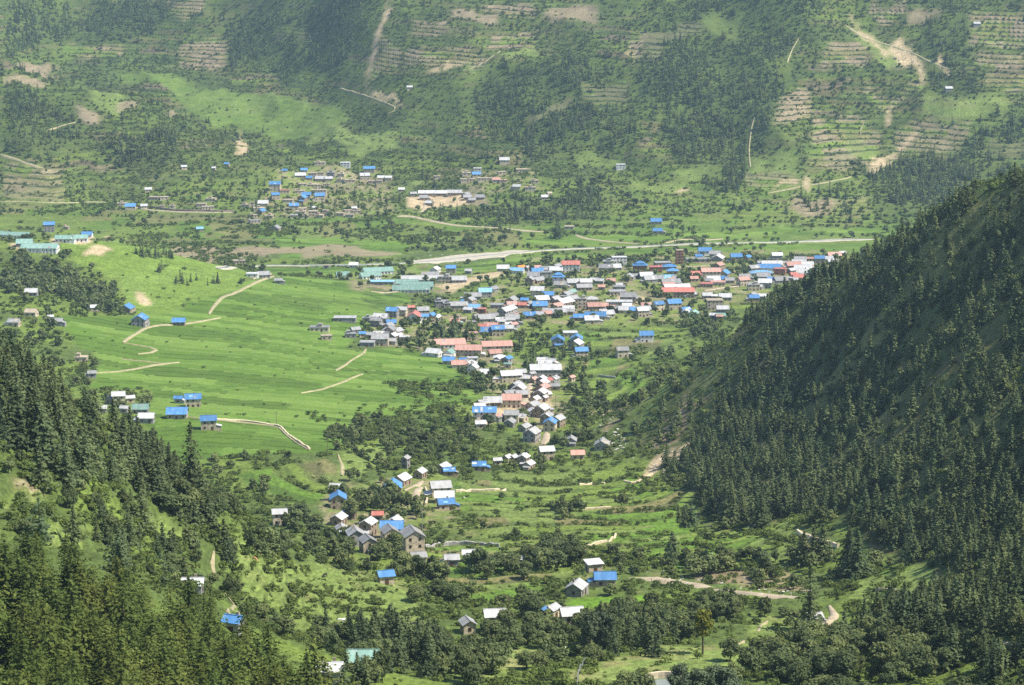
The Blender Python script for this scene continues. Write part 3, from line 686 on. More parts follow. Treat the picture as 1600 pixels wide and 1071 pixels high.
# ------------------------------------------------------------------ houses
# each block: origin and scale of the traced area, then one house a line:
# x y (middle of the roof) width, roof kind + roof colour + wall colour, ridge bearing, storeys | label | short name used by its neighbours
HOUSES = '''
@ hamlet 500 700 .15
893 95 85 gGg 70 2 | small tall grey house alone among the trees above the hamlet
1280 190 170 gWb 66 1 | pale metal roofed house with blue lean-to above the hamlet lane | the hamlet house with the blue lean-to
1345 225 110 gBb 5 1
1040 240 140 gWb 70 1 | brown stone house under a white roof between the two highest hamlet houses
850 310 200 gWb 66 1 | long brown house under a pale roof at the top of the hamlet lane
760 385 180 gBb 92 1 | brown gabled house with narrow blue roof beside the hamlet lane | the blue roofed lane house
1255 385 230 gWs 12 2 | large white roofed house with sunlit gable in the middle of the hamlet | the large white roofed hamlet house
1295 490 200 gWs 3 1 | white roofed house squeezed below the large white roofed one
1310 560 190 gBs 14 1 | tan house under a stepped blue roof at the hamlet edge
180 400 150 gWs -8 1 | weathered white roofed house on the left rim of the hamlet | the weathered white roofed house
190 500 170 gBb 94 2 | brown gabled house with bright blue roof on the hamlet left rim
310 645 140 gBb 85 1 | blue roofed house half hidden behind the round dark tree
600 680 105 gRb 5 1 | small brown house with bright red roof in the hamlet | the red roofed hamlet house
195 715 170 gWb 72 1 | dark gabled house with white roof at the lower left of the hamlet | the lower left hamlet gable
500 765 180 gWb 72 2 | brown gabled house with white roof in front of the small red roof
780 745 150 gWb 74 1 | white roofed house behind the wide blue roof of the hamlet
750 805 225 gBs 0 2 | wide bright blue roof joined to the tan house with two windows | the wide blue hamlet roof
730 850 200 gGs 106 2 | tan house with two gable windows in front of the wide blue roof
965 890 260 gGs 105 3 | tall tan three-storey house at the lower right of the hamlet | the tall tan hamlet house
370 870 200 gGg 103 2 | grey plastered gable house at the bottom of the hamlet
225 825 130 gGb 100 1
500 945 190 gGs 108 2 | tan gabled house lowest in the hamlet
@ lower 530 711 .3375
648 42 62 gBb 4 1 | pair of blue roof sheets on the house between hamlet and lane end | the double blue roof
795 6 40 gWb 60 1
848 8 62 gWb 70 1
365 462 78 gGs 16 1 | grey roofed tan house just below the tall three-storey one
520 472 68 gWg 8 1 | white roofed house behind bushes left of the red walled one
602 450 62 gWr 4 1 | white roofed house with red end wall by the dark round tree | the red walled house
690 480 50 fMs 5 1
833 474 40 gWg 20 1 | white roof showing among the clump of dark trees
1178 495 82 sWs 18 1 | open shed with slanting white roof above the dirt road | the open white shed
1230 560 95 gBs 2 1 | bright blue roofed house at the near end of the dirt road | the blue roofed roadside house
1098 602 100 gWg 72 1 | big grey gable and white roof beside the bright paddy strip | the big grey gable
985 703 76 gWs 58 1 | white roofed house with blue sheet beside the round tree
945 712 40 gBs 58 1
1075 724 112 gWs 12 1 | long low white roofed house above the belt of trees
720 728 100 gWs 8 2 | tan two-storey house with reddish windows near the grazed slope | the tan house with reddish windows
596 768 76 gGs 106 1 | grey roofed stone house at the edge of the grazed slope
215 548 82 gBs 18 1 | low bright blue roof at the top edge of the pasture
112 930 134 gTo 0 1 | orange timber house under a broad green roof among conifers | the green roofed timber house
1272 520 1 xxx 0 0
@ odd 0 0 1
1526 37 10 gWg 5 1 | tiny white hut highest on the right far slope
1482 138 11 gWg 8 1 | tiny white hut by the slope path below the highest one
640 136 8 gWs 5 1 | tiny hut among the slope trees above the far school
516 1041 36 gWg -2 1 | white roofed house beside the green roofed timber house
302 909 29 gWg 0 1 | lone white roof on the wooded slope beside the footpath
366 966 32 gBg -22 1 | blue roof poking out of the nearest pine wood
437 799 24 gWs 10 2 | white roofed house with tan end wall alone left of the hamlet
1272 961 24 gWw 14 1 | white cabin under the tall conifer by the winding road
748 1096 1 xxx 0 0
@ street 720 560 .15
850 15 105 gWg 4 1
875 45 140 gWg 4 2 | pale double roof beside the tall dark trees above the street
880 100 320 gWg 4 2 | longest pale roof crossing the top of the narrow street | the long pale street-top roof
520 160 230 gWs 12 2 | sunlit tan gable with four windows at the top of the street | the street-top tan gable
620 135 120 gWg 14 2
640 190 90 gGg 30 1
740 150 80 gGg 40 2
760 210 90 gSb 55 1
840 205 120 gWb 66 2
915 220 90 gRb 60 1
850 245 150 gWb 65 2
850 285 150 gSb 64 2 | faded salmon roof in the row along the street | the salmon roof of the street row
835 315 140 gWb 64 1
830 345 170 gWb 64 2
800 375 110 gWb 62 1
860 392 70 gWb 62 1
775 415 110 gWb 60 1
750 475 160 gGb 62 2
840 515 180 gWb 68 2 | white and blue roofed house near the lower street end
930 540 75 fWs 10 1
895 590 140 gGb 74 2 | dark brown house with grey roof in the lower street
1010 620 160 gWb 64 2 | brown house with white ridge outermost at the lower street end
930 655 145 gBs 80 2 | tall tan brick house with small blue roof at the street foot | the tan house at the street foot
575 275 170 gGb 70 2
610 310 170 gWb 74 2
630 355 130 gGb 5 1
530 412 190 gSs 0 2 | salmon roofed courtyard house with tan walls beside the street | the salmon courtyard house
330 440 190 gWb 5 1 | pale wing of the courtyard next to the salmon roof
235 455 140 gWb 24 1
195 490 130 gWb 22 1
260 542 235 gBw 0 2 | bright blue roofed hall with white pillars below the courtyard | the blue roofed hall
530 570 145 gGs 3 2
430 597 100 fGs 5 1
510 655 125 gGg 76 1 | grey gabled house on the grass below the courtyard
205 668 105 gWs 8 1 | small white roofed house at the foot of the terraced field edge
665 705 140 gGg 58 1
740 760 185 gWg 70 2 | big grey gable with bright white roof below the street | the big gable below the street
1150 840 105 gGg 85 1 | grey roof half hidden in the round dark trees by the street foot
1470 880 160 gGg 82 1 | grey gabled house alone at the foot of the steep hill | the lone gable under the hill
890 945 170 gWs 14 2 | broad white roofed house by the pale lane below the street | the broad white roofed lane house
1215 985 140 gSs 5 1 | long faded pinkish roof right of the pale lane
510 1020 95 gWs 60 1
660 1015 125 gWb 62 2
380 1050 80 gWs 8 1
1155 190 70 gSs 50 1 | tiny salmon roofed hut among the trees right of the street
130 75 130 gWb 78 1
15 50 70 gSs 5 1
290 150 75 gWs 20 1
370 215 105 fWs 8 1
490 65 75 fTs 4 1
@ old 560 440 .15
550 70 380 gTw 3 1 | long green roofed barrack with white pillars at the field edge | the front green barrack
590 30 330 gTw 3 1 | green roofed barrack behind the front one
355 295 135 gBg -14 2 | long narrow blue roofed house leaning up to the terraces | the narrow blue terrace house
455 285 125 gWs -20 2
550 262 65 gRb 10 2 | small bright red topped house beside the terraces
670 290 135 gGb 10 2
585 350 150 gRw 84 2 | white gable with bright red roof at the edge of the old town | the red roofed white gable
685 355 75 gBw 4 2
760 345 85 gBb 72 2
90 385 90 fGg -10 1
225 360 165 gWg -14 2 | pale stacked roofs at the left tip of the old town | the stacked tip roofs
190 395 125 gGg -15 2
340 420 90 gBb 5 1
315 455 130 gGb 66 2
330 488 150 gGb 66 2
375 510 115 gGb 64 1
365 557 105 gWb 60 1
215 542 105 gWg -10 1
230 580 165 gGs 0 2
95 635 150 fGg -2 1 | low grey roofed shed on the rim of the broad field
350 610 90 gGg -12 1
480 582 90 fWs 4 1
40 535 65 gBs 15 1 | small blue tarpaulin roof at the left end of the town
865 210 120 fGg 4 2
930 230 85 fGg 6 2
1050 238 175 gGs 4 2 | grey roofed house with lit end wall on the green bank | the grey roofed bank house
1105 205 70 gBb 8 1
1165 185 110 gGb 64 2
1190 145 180 gGg 10 1
1320 98 120 gbg 5 2 | pale blue roofed house by the sloping lane | the pale blue lane house
1405 70 100 gGg 58 1
1210 265 110 gbb 0 1
1285 290 80 fRr 4 2
1440 245 120 fGg 4 1
1530 295 170 gWg 56 2
1330 375 165 gGg 0 1
1405 350 90 gGg 6 1
1475 395 100 gWs 14 2
1580 385 95 gGb 10 2
1260 475 135 gRb 0 1 | bright red roof beside the salmon one in the old town | the red roof of the old town
1385 460 140 gSb 3 1
1345 510 150 gBb -4 1 | deep blue roof below the bright red one
1450 485 135 gBs 5 2
1560 478 105 gWs 5 1
1185 540 105 fSs 6 2 | square ochre house with flat roof by the tall dark trees
1060 390 120 fMs 3 1
1185 425 70 fGg 5 2
950 635 330 gSw 8 1 | long salmon roof on the far side of the red compound | the far salmon roof of the compound
1150 695 270 gSs -4 2 | broad salmon roof in the middle of the red compound | the broad salmon compound roof
1440 655 320 gSs 8 2 | right wing of the red compound with a row of windows | the right salmon wing
1420 735 125 gSs 2 1
790 730 180 gWw -24 1 | long white roof at the corner of the broad field below the compound | the white roof at the field corner
945 735 115 gTw 74 1 | green gabled house below the red compound
940 812 105 gBs 0 1 | bright blue roof at the field edge below the red compound
1050 850 130 gSs 0 1
1085 808 62 gBs 4 1
1190 800 95 fWw 4 2
1200 880 125 gWw 80 1
1465 788 105 hWs 0 1 | pyramid shaped white roof in front of the red compound
1555 795 85 gBg 68 1
1350 950 75 gWg 40 1
@ bazaar 780 390 .15
225 185 95 gOo 40 1 | orange canopy at the far edge of the town by the river | the orange canopy
40 190 130 gWg 5 1
190 212 150 gbw -14 1 | pale blue and white roof beside the orange canopy
390 185 85 gSb 10 1
400 220 105 gBb 3 1
480 198 95 gGb 8 1
600 175 115 gGb 58 1
595 207 130 gWb 0 1
745 152 180 gRw 0 3 | white three-storey block with bright red roof near the river | the red roofed white block
490 240 105 fGg 3 2
360 265 115 gGb 4 1
320 305 105 gGb 68 2
410 312 150 gGb 28 1
615 282 105 hBw 0 3 | tall house with tiered bright blue roofs in the bazaar | the tiered blue house
640 358 125 gGg 2 1
780 335 150 gWg 5 1
905 330 105 gWs 3 2
885 385 165 gGb 8 1
400 415 145 gWs -8 2 | white roofed house with columned front in the bazaar | the columned white roofed house
510 465 110 gBb -6 1
440 512 150 gWg 5 1
268 520 80 gBb -18 1
130 520 115 gGb 78 1
580 512 140 gGb 56 1
670 540 230 gWb 50 1 | broadest pale roof in the crowded bazaar | the broadest bazaar roof
700 462 130 gGb 60 1
745 440 110 gTb 58 1 | greenish gabled roof in the crowded bazaar
760 505 120 gGb 22 1
425 573 145 gBg 0 1 | wide pale edged blue roof at the bazaar's near side | the wide blue bazaar roof
310 560 90 gGb 64 1
240 570 75 gRb 2 1
130 565 95 gSb 4 1
110 610 155 gWg 56 2 | dark gable with three windows and white roof on the bazaar's left | the dark gable with windows
600 580 140 gSb 48 1
540 640 190 gWb -28 1
640 640 135 gWb 10 1
720 612 120 gWb 16 1
420 668 125 gWb -28 1
490 660 100 gSb 10 1
315 677 105 gBb 0 1
130 712 135 gGg 0 2 | flat looking grey roof over an open veranda left of the trees
205 682 75 gSb 4 1
960 510 115 hWs 4 2 | tan house with hipped white roof beside the open ground | the hipped tan house
860 520 85 fGs 3 3 | tall square tan house with flat roof in the bazaar | the tall square tan house
1340 480 155 gGs 0 2 | grey roofed school house beside the open earth ground | the grey school house
1405 500 80 gGg 4 1
1230 438 160 fGs 1 1 | low tan veranda house at the back of the open earth ground
1050 320 75 gWg 4 1
1165 320 80 gSb 4 1
1065 382 62 gSb 4 1
1250 390 125 fGg 3 1
1250 88 150 fWw 4 3 | tall white flat roofed building near the river fields | the tall white block
1150 125 135 fGg 2 2
1200 180 115 gWg 3 1
1110 182 115 gGb 2 2
1465 162 140 hBr 0 3 | reddish three-storey house under a bright blue hipped roof | the blue topped brick house
1340 280 105 gGg 74 1
1000 683 210 gBs 1 1 | very long bright blue roof on the near edge of the bazaar | the very long blue roof
960 722 145 gWs 3 1
830 697 100 gBb 3 1
1125 662 120 gWs 5 1
985 582 135 gSb 3 1
1080 582 95 gSs 4 1
1170 602 80 gSs 4 1
1250 545 260 fWg 0 1 | long pale wall-like shed in front of the open earth ground
1410 625 105 gBb 10 1 | bright blue roof left of the tan house with many windows
1310 620 110 gWs 0 1
1500 620 115 gWs 12 2
1330 580 85 gWg 6 1
20 740 65 gWs 4 2
740 868 145 fWs 2 1 | low flat house with washing on its wall among the green terraces | the low flat terrace house
610 930 130 gBg 88 2 | grey gable under a blue roof left of the green terraces group | the left blue gable of the terraces
805 918 125 gBg 86 1 | blue roof rising behind the white gabled house
800 972 165 gWg 70 2 | white roofed grey gable between two blue roofs | the white gable between blue roofs
855 1045 140 gBs 10 2 | tan house with bright blue roof lowest of the terrace group
1532 880 140 gBw 3 2 | white house with five windows under a bright blue roof on the green terraces | the lone white house with blue roof
1280 1038 135 gGs 12 2 | grey roofed tan house alone on the green terraces | the lone grey roofed house
@ eastend 1000 370 .15
410 160 64 tMr 0 5 | slender unfinished brick tower of five floors | the slender brick tower
675 140 135 gBw 2 2 | white two-storey house with bright blue roof by the river field | the white house by the river field
610 200 64 gBg 4 1
600 235 240 fGg 1 1 | long stone walled compound beside the slender tower | the stone compound
780 172 100 gGg 3 1
810 215 150 gWg 74 1 | wide dark gable edged white beside the stone compound | the wide dark gable
820 290 125 gSb 56 2 | rust roofed brick house with white gable edge
1000 202 105 gBb 5 2 | brown house with blue lower roof at the river field edge | the brown house with blue eave
1120 208 75 gBb 62 1
1425 188 95 gWg 3 2 | lone grey house with pale roof above the river field | the lone grey river-field house
165 318 125 fRr 2 2 | red brick block beside the blue hipped roofs | the red brick block
235 272 165 fGb 1 1
305 305 115 hBb 0 1
338 350 95 hBb 0 1
62 400 120 gWg 3 1
100 437 115 gGg 3 1
195 427 105 gGg 2 1
300 425 105 gbg 2 1 | row house with a pale blue roof sheet
362 425 80 gGg 2 1
320 470 185 gGb 0 1
300 502 105 gSs 2 1
380 525 265 gWs 2 1
395 562 325 gRb 0 2 | big hall with long salmon red roof in the middle of the east town | the big red roofed hall
530 592 105 gGg 16 1
735 355 195 gSs 3 2 | ochre building with broad salmon roof in the east town | the ochre salmon roofed building
580 385 95 gRb 2 1
560 430 75 gSb 4 1
765 442 115 gWg 0 1
842 435 90 gBb 3 1
878 375 115 gBb 70 1 | dark gable edged in blue in the east town
930 447 82 gGg 4 1
690 492 135 fRb 2 1
812 475 150 fSs 2 1
1075 442 120 gSs 22 2 | tan gabled house with faded pink roof in the east town | the pink roofed tan gable
1090 415 105 gGg 4 1
1185 500 125 fGs 2 2
1300 468 115 gWg 0 2
1452 445 140 gGg 5 1
1372 440 75 gBb 3 1
1282 405 135 gGg 2 1
1260 370 215 hbw 0 1 | broad pale blue hipped roof in the east town | the broad pale blue roof
1340 315 230 gBw 0 1 | long blue roof with white upper half in the east town | the long blue and white roof
1372 280 205 gWw 0 1
1460 338 105 fRr 3 2
1185 320 95 gGb 3 1
700 605 95 gWg 8 1
885 620 125 gWg 2 1 | low white roofed shed alone on the grass below the town | the lone white shed
1185 628 92 gBb 5 1 | bright blue roof next to the wooded hill | the blue roof by the hill
1170 602 105 gGb 60 1
1272 612 75 gWg 10 1
775 668 165 fMs 2 3 | unfinished tan building with window holes below the big red hall | the unfinished tan building
860 745 122 gWg 2 1
765 810 64 gWg 2 1
840 818 78 gTg 2 1
190 695 125 gBs 24 2 | tan house with two rows of windows and blue roof below the red hall | the tan house with window rows
350 682 145 gBs 5 2
470 757 130 gBb 28 1
560 790 95 gTm 72 1 | mint green gabled house with bright blue wing near the trees | the mint green house
40 752 105 gWs 10 2
70 712 105 gSs 3 1
@ fareast 1130 370 .15
800 235 115 gGb 10 1
790 262 145 gWb 4 1
910 230 115 fSb 3 1
1000 220 85 gBb 0 2 | vivid blue house at the far right end of the town | the vivid blue house
1095 225 85 gGb 4 1
1155 190 120 gSb 3 1
1240 165 55 gWg 3 1
1130 252 85 gWg 8 1
730 290 145 gSb 2 1
870 290 115 gWb 2 1
830 325 175 gWg 2 1
710 345 85 gWg 30 1
820 365 105 gWb 5 1
735 392 85 gRo 20 1 | orange red roof near the wooded hill's edge | the orange roof by the hill
785 417 115 gRb 12 1
700 432 115 fGg 2 1
820 396 64 gWg 4 1
912 340 105 gWg 14 1
660 270 64 gGb 4 1
@ village 380 230 .15
1065 165 88 fWw 0 2 | white two-storey house topmost on the far side village | the topmost white village house
1315 220 105 gBs 0 2 | tan house with blue roof at the right of the far village | the right blue village roof
1265 292 100 gWs 10 2 | pale roofed cream house below the right blue village roof
1440 315 72 gWs 3 1
1515 315 64 gWs 3 1
635 235 64 gBs 2 1 | small blue roof on the upper side of the far village | the small upper blue roof
430 240 54 gBs 8 1
595 290 98 gWb 0 1
685 317 64 gBb 5 1
805 325 92 gWb 0 1 | white roofed house in the centre of the far village | the central white village roof
890 325 74 gWb 2 1
1020 340 84 fMs 2 1
1110 345 94 fMs 2 1
1340 357 64 fMs 2 1
1420 352 64 fMs 2 1
725 275 84 fMs 2 2
805 268 70 fMs 2 2
915 268 74 fGg 2 2
1025 282 72 fMs 2 1
335 385 102 gBs 0 3 | tall tan house with bright blue roof left in the far village | the tall blue roofed village house
435 455 94 fRs 3 1 | small red topped wall beside the tall blue roofed village house
620 385 82 fMs 2 1
725 392 105 fMs 2 1
790 398 44 fMs 2 2
870 387 62 fMs 3 1
790 450 155 fMs 2 2 | widest flat roofed mud house of the far village | the widest mud house
590 457 94 fMs 2 1
335 492 82 gBs 10 2
660 492 84 gBs 0 2 | blue roof on a mud house above the lowest blue village roof | the left of the twin blue roofs
795 502 94 gBs 0 2
620 522 84 gBb 80 2
530 605 94 gBs 5 2 | bright blue roof lowest in the far village | the lowest blue village roof
210 580 94 gWs 0 1
95 582 44 fMs 2 2
30 602 84 fMs 2 1
190 662 82 gBb 74 1
165 637 104 fMs 2 1
470 552 94 fMs 2 1
620 642 74 fMs 2 2
600 672 94 fMs 2 1
740 627 44 gWs 2 1
730 672 94 fMs 2 2
860 662 64 fMs 2 2
900 692 74 fMs 2 1
800 712 74 fMs 2 1
1010 692 84 fMs 2 1
1090 662 74 fMs 2 1
1155 632 54 gWs 2 1
1180 667 84 fMs 2 1
1110 707 84 fMs 2 1
540 712 94 fGs 2 1
640 717 84 fMs 2 1
270 717 84 fMs 2 1
120 767 104 fGs 2 1
100 712 84 fMs 2 1
340 840 94 gGb 80 1 | dark gabled hut alone below the far village | the dark hut below the village
800 162 104 fMs 2 1
@ schoolside 600 230 .15
1255 130 94 gWs 2 1 | white roofed house above the far school | the white roof above the far school
975 225 78 fWs 2 2 | white two-storey house above the small blue roof by the far school | the white far-school house
960 278 78 gBs 0 1
1450 235 145 fMc 2 1 | long cream flat roofed house right of the far school | the long cream house
1225 262 74 fMs 2 1
870 337 145 fMs 2 1
1050 327 145 fMs 2 1
860 272 84 fMs 2 1
1170 335 74 gSs 3 1 | small salmon roof right of the far mud houses
1240 347 74 fSs 3 1
1385 407 74 gWs 2 1
1525 422 104 fMs 2 1
550 307 64 fMs 2 1
1570 352 74 fMs 2 1
435 475 145 gWb 1 1 | left block of the long white roofed far school row | the left far school block
582 475 145 gWb 1 1 | middle block of the long white roofed far school row | the middle far school block
735 470 145 gWb 1 1 | right block of the long white roofed far school row | the right far school block
305 482 64 gGb 4 1
855 490 94 gGb 58 1
870 517 84 gGb 8 1
920 547 74 gGb 8 1
1000 517 94 gGb 4 1
415 522 84 gGb 4 1
180 437 64 gWb 10 1
475 577 72 gWb 2 1
@ riverside 840 230 .15
865 185 88 fWw 2 2 | lone white house with four windows high on the far slope | the lone white slope house
1235 768 104 gBs 0 1 | upper of the two blue roofs beyond the river | the upper blue riverside roof
1250 868 88 gBb 0 1 | lower of the two blue roofs beyond the river
75 515 68 gWs 2 1
120 478 54 gMs 20 1
330 830 94 fMs 2 1
@ leftvillage 180 240 .15
160 545 104 gBs 5 1 | blue roof at the left end of the long brown wall | the blue roof by the long wall
75 522 94 fMs 2 1
405 457 94 fMs 2 1
510 457 84 fMs 2 1
1000 472 94 fMs 2 1
900 527 94 fMs 2 1
965 557 124 fMs 2 1
490 547 54 fMs 2 1
595 547 54 fMs 2 1
300 542 64 gWs 2 1
1165 105 54 gBs -20 1 | small blue roof highest on the left far hillside | the highest small blue roof
1030 147 44 gWs -20 1
345 370 64 gWs 2 1
715 135 54 gWs 5 1
880 780 64 gbs 2 1
@ knolltop 0 330 .15
515 140 112 gBg 10 3 | tall narrow blue roofed house alone on the left valley floor | the tall narrow blue house
690 167 54 fMs 2 1
910 240 98 gBw 0 1 | bright blue roof at the right end of the hilltop school | the blue roof of the hilltop school
665 280 165 gTw 4 1
832 275 165 gTw 3 1
215 245 185 gTw 0 1
60 238 145 gTw 0 1
260 325 165 gTg 3 1 | green roofed block behind the long hilltop school block
420 372 360 gTw 0 1 | longest green roofed hilltop school block with white posts | the long hilltop school block
330 835 124 gWg 2 1 | lone white roof on the terraces below the hilltop school
990 995 84 gWs 4 1
1320 1003 140 gBb 82 1 | upper brown gable with blue roof at the edge of the broad field | the upper blue field-edge gable
@ fieldedge 0 470 .15
150 213 124 gGs -6 1 | pale roofed house on the bank at the left edge | the pale house on the left bank
330 110 112 gMs 2 1
525 160 64 gWg 30 1
605 205 94 gGg 2 1
1460 180 152 gBg 86 2 | big grey gable with bright blue roof where the footpath bends | the big blue gable at the bend
850 592 124 fMs 2 1 | flat roofed stone house at the left edge of the broad field | the flat stone house
960 745 84 gGg 10 1 | tiny grey hut at the end of the field path
1865 210 130 gBb 2 1 | low blue roofed barn beside the bending footpath
@ farm 140 580 .15
300 240 142 gWs 10 2 | white roofed tan house uppermost of the farm group behind the ridge | the uppermost farm house
230 275 112 gGb 60 1
425 270 84 gWs 10 1
535 378 158 gTg 0 1 | green roofed grey house in the farm group behind the ridge | the green roofed farm house
595 470 152 gWg 0 1 | white roofed low house in front of the green roofed farm house
365 375 74 gWg 4 1
135 375 84 gWg 4 1
1080 270 172 gBs 8 2 | blue roofed tan house with two rows of windows in the green field | the blue roofed field house
930 275 84 gBg 5 1
915 425 208 gBs 2 1 | long low blue roofed house in the green field
1240 495 172 gBs 8 2 | blue roofed house furthest right in the green field
@ westtown 360 390 .15
345 255 142 gGg 18 1 | grey gabled barn where the footpath meets the river plain | the barn at the path's head
230 255 112 fWw 2 1
500 315 74 gGg 2 1
90 120 122 fMs 2 1
1170 260 152 gTw 14 1 | green roofed hall left of the large green roofed compound
1285 155 84 gWw 0 1 | white hut beside the river bed | the white hut by the river
1000 172 54 fMg 2 1
1195 712 222 fWg 0 1 | long low white topped wall house in the broad field
930 812 192 fGs 0 1 | roofless stone house in the broad field
1300 827 94 gGg 8 1
1250 882 104 fGg 2 1
1000 902 104 fMs 2 1
@ compound 500 370 .15
600 350 330 gTw 16 1 | largest green roof of the compound by the river plain | the largest green roof
520 400 230 gTw 20 1
640 470 260 fbg -2 1 | long pale greenhouse in front of the large green roof
1060 435 420 gWw 4 1 | very long pale roof of the green roofed compound | the very long pale roof
1150 395 172 gGw 3 1
1310 420 142 fGs 1 2
930 485 225 gTw 2 1
1450 440 152 gWg 4 1
1200 335 104 gWw 70 1 | white gabled house beyond the long pale roof
1365 320 92 gBs 0 2 | bright blue roofed house near the river bend | the blue house near the river bend
1550 350 64 gWg 4 1
'''
def wall_material(name, base, stone=True):
    m, nt, b = material(name)
    tc = N(nt, 'ShaderNodeTexCoord'); oi = N(nt, 'ShaderNodeObjectInfo')
    rgb = N(nt, 'ShaderNodeRGB'); rgb.outputs[0].default_value = (*base, 1)
    v = N(nt, 'ShaderNodeTexVoronoi'); v.inputs['Scale'].default_value = 1.7; nt.links.new(tc.outputs['Object'], v.inputs['Vector'])
    t = N(nt, 'ShaderNodeTexNoise'); t.inputs['Scale'].default_value = .7; t.inputs['Detail'].default_value = 5; nt.links.new(tc.outputs['Object'], t.inputs['Vector'])
    c = rgb.outputs[0]
    if stone:
        sp = N(nt, 'ShaderNodeSeparateColor'); nt.links.new(v.outputs['Color'], sp.inputs[0])
        c = times(nt, c, ramp_value(nt, sp.outputs[0], 0, 1, .72, 1.2))
    c = times(nt, c, ramp_value(nt, t.outputs['Fac'], .3, .7, .75, 1.2))
    c = times(nt, c, ramp_value(nt, oi.outputs['Random'], 0, 1, .8, 1.15))
    nt.links.new(c, b.inputs['Base Color'])
for k, base in dict(s=(.50, .42, .31), g=(.31, .295, .28), w=(.66, .64, .60), r=(.34, .15, .10), b=(.32, .255, .19), m=(.36, .58, .44), o=(.46, .22, .09), c=(.62, .52, .36)).items():
    wall_material('wall_' + k, base, k not in 'wmc')
def roof_material(name, base, rust, metal):
    m, nt, b = material(name)
    tc = N(nt, 'ShaderNodeTexCoord'); oi = N(nt, 'ShaderNodeObjectInfo')
    mp = N(nt, 'ShaderNodeMapping'); mp.inputs['Scale'].default_value = (1.1, .12, .12); nt.links.new(tc.outputs['Object'], mp.inputs['Vector'])
    t = N(nt, 'ShaderNodeTexNoise'); t.inputs['Scale'].default_value = 1.0; t.inputs['Detail'].default_value = 3; nt.links.new(mp.outputs[0], t.inputs['Vector'])
    t2 = N(nt, 'ShaderNodeTexNoise'); t2.inputs['Scale'].default_value = .35; t2.inputs['Detail'].default_value = 5; nt.links.new(tc.outputs['Object'], t2.inputs['Vector'])
    mx = N(nt, 'ShaderNodeMix', data_type='RGBA'); mx.inputs[6].default_value = (*base, 1); mx.inputs[7].default_value = (*rust, 1)
    nt.links.new(ramp_value(nt, t2.outputs['Fac'], .48, .75, 0, .75), mx.inputs[0])
    c = times(nt, mx.outputs[2], ramp_value(nt, t.outputs['Fac'], .35, .65, .86, 1.12))
    c = times(nt, c, ramp_value(nt, oi.outputs['Random'], 0, 1, .78, 1.16))
    nt.links.new(c, b.inputs['Base Color']); b.inputs['Roughness'].default_value = .55 if metal else .95
    wv = N(nt, 'ShaderNodeTexWave'); wv.bands_direction = 'X'; wv.inputs['Scale'].default_value = 3.0; nt.links.new(tc.outputs['Object'], wv.inputs['Vector'])
    bp = N(nt, 'ShaderNodeBump'); bp.inputs['Strength'].default_value = .35; bp.inputs['Distance'].default_value = .05
    nt.links.new(wv.outputs['Fac'], bp.inputs['Height']); nt.links.new(bp.outputs['Normal'], b.inputs['Normal'])
for k, base, rust, metal in (('W', (.47, .47, .47), (.36, .34, .31), 1), ('G', (.29, .29, .29), (.22, .20, .18), 1), ('B', (.075, .21, .44), (.16, .28, .40), 1), ('b', (.20, .40, .62), (.35, .45, .55), 1),
                              ('R', (.42, .145, .115), (.40, .21, .165), 1), ('S', (.46, .255, .205), (.43, .29, .24), 1), ('T', (.19, .32, .27), (.30, .37, .33), 1), ('M', (.36, .30, .22), (.27, .22, .16), 0), ('O', (.72, .26, .06), (.6, .3, .1), 0)):
    roof_material('roof_' + k, base, rust, metal)
m, nt, b = material('window_wood'); b.inputs['Base Color'].default_value = (.10, .055, .03, 1)
m, nt, b = material('window_glass'); b.inputs['Base Color'].default_value = (.018, .018, .02, 1); b.inputs['Roughness'].default_value = .25

class Shape:
    def __init__(s): s.V = []; s.F = []; s.M = []
    def box(s, x0, x1, y0, y1, z0, z1, mi=0):
        n = len(s.V); s.V += [(x, y, z) for z in (z0, z1) for y in (y0, y1) for x in (x0, x1)]
        s.F += [(n, n + 2, n + 3, n + 1), (n + 4, n + 5, n + 7, n + 6), (n, n + 1, n + 5, n + 4), (n + 2, n + 6, n + 7, n + 3), (n, n + 4, n + 6, n + 2), (n + 1, n + 3, n + 7, n + 5)]; s.M += [mi] * 6
    def slab(s, quad, th, mi=0):
        """a sheet with thickness from four corners"""
        q = [Vector(p) for p in quad]; nn = (q[1] - q[0]).cross(q[3] - q[0]).normalized() * th
        n = len(s.V); s.V += [tuple(p) for p in q] + [tuple(p - nn) for p in q]
        s.F += [(n, n + 1, n + 2, n + 3), (n + 7, n + 6, n + 5, n + 4)] + [(n + a, n + a + 4, n + (a + 1) % 4 + 4, n + (a + 1) % 4) for a in range(4)]; s.M += [mi] * 6
    def face(s, *p, mi=0):
        n = len(s.V); s.V += list(p); s.F.append(tuple(range(n, n + len(p)))); s.M.append(mi)
    def mesh(s, name, *mats):
        me = bpy.data.meshes.new(name); me.from_pydata(s.V, [], s.F)
        for k in mats: me.materials.append(MAT[k])
        me.polygons.foreach_set('material_index', s.M); me.update(); return me
def window_mesh():
    s = Shape(); w, h = .5, .5
    s.box(-w, -w + .13, -.09, .04, -h, h); s.box(w - .13, w, -.09, .04, -h, h); s.box(-w + .13, w - .13, -.09, .04, h - .12, h); s.box(-w + .13, w - .13, -.09, .04, -h, -h + .12)
    f = Shape(); f.V, f.F, f.M = list(s.V), list(s.F), list(s.M); p = Shape(); p.box(-w + .13, w - .13, -.03, .03, -h + .12, h - .12)
    s.box(-w + .13, w - .13, -.03, .03, -h + .12, h - .12, 1)
    return s.mesh('window', 'window_wood', 'window_glass'), f.mesh('window', 'window_wood'), p.mesh('pane', 'window_glass')
WIN, WIN_FRAME, PANE = window_mesh()
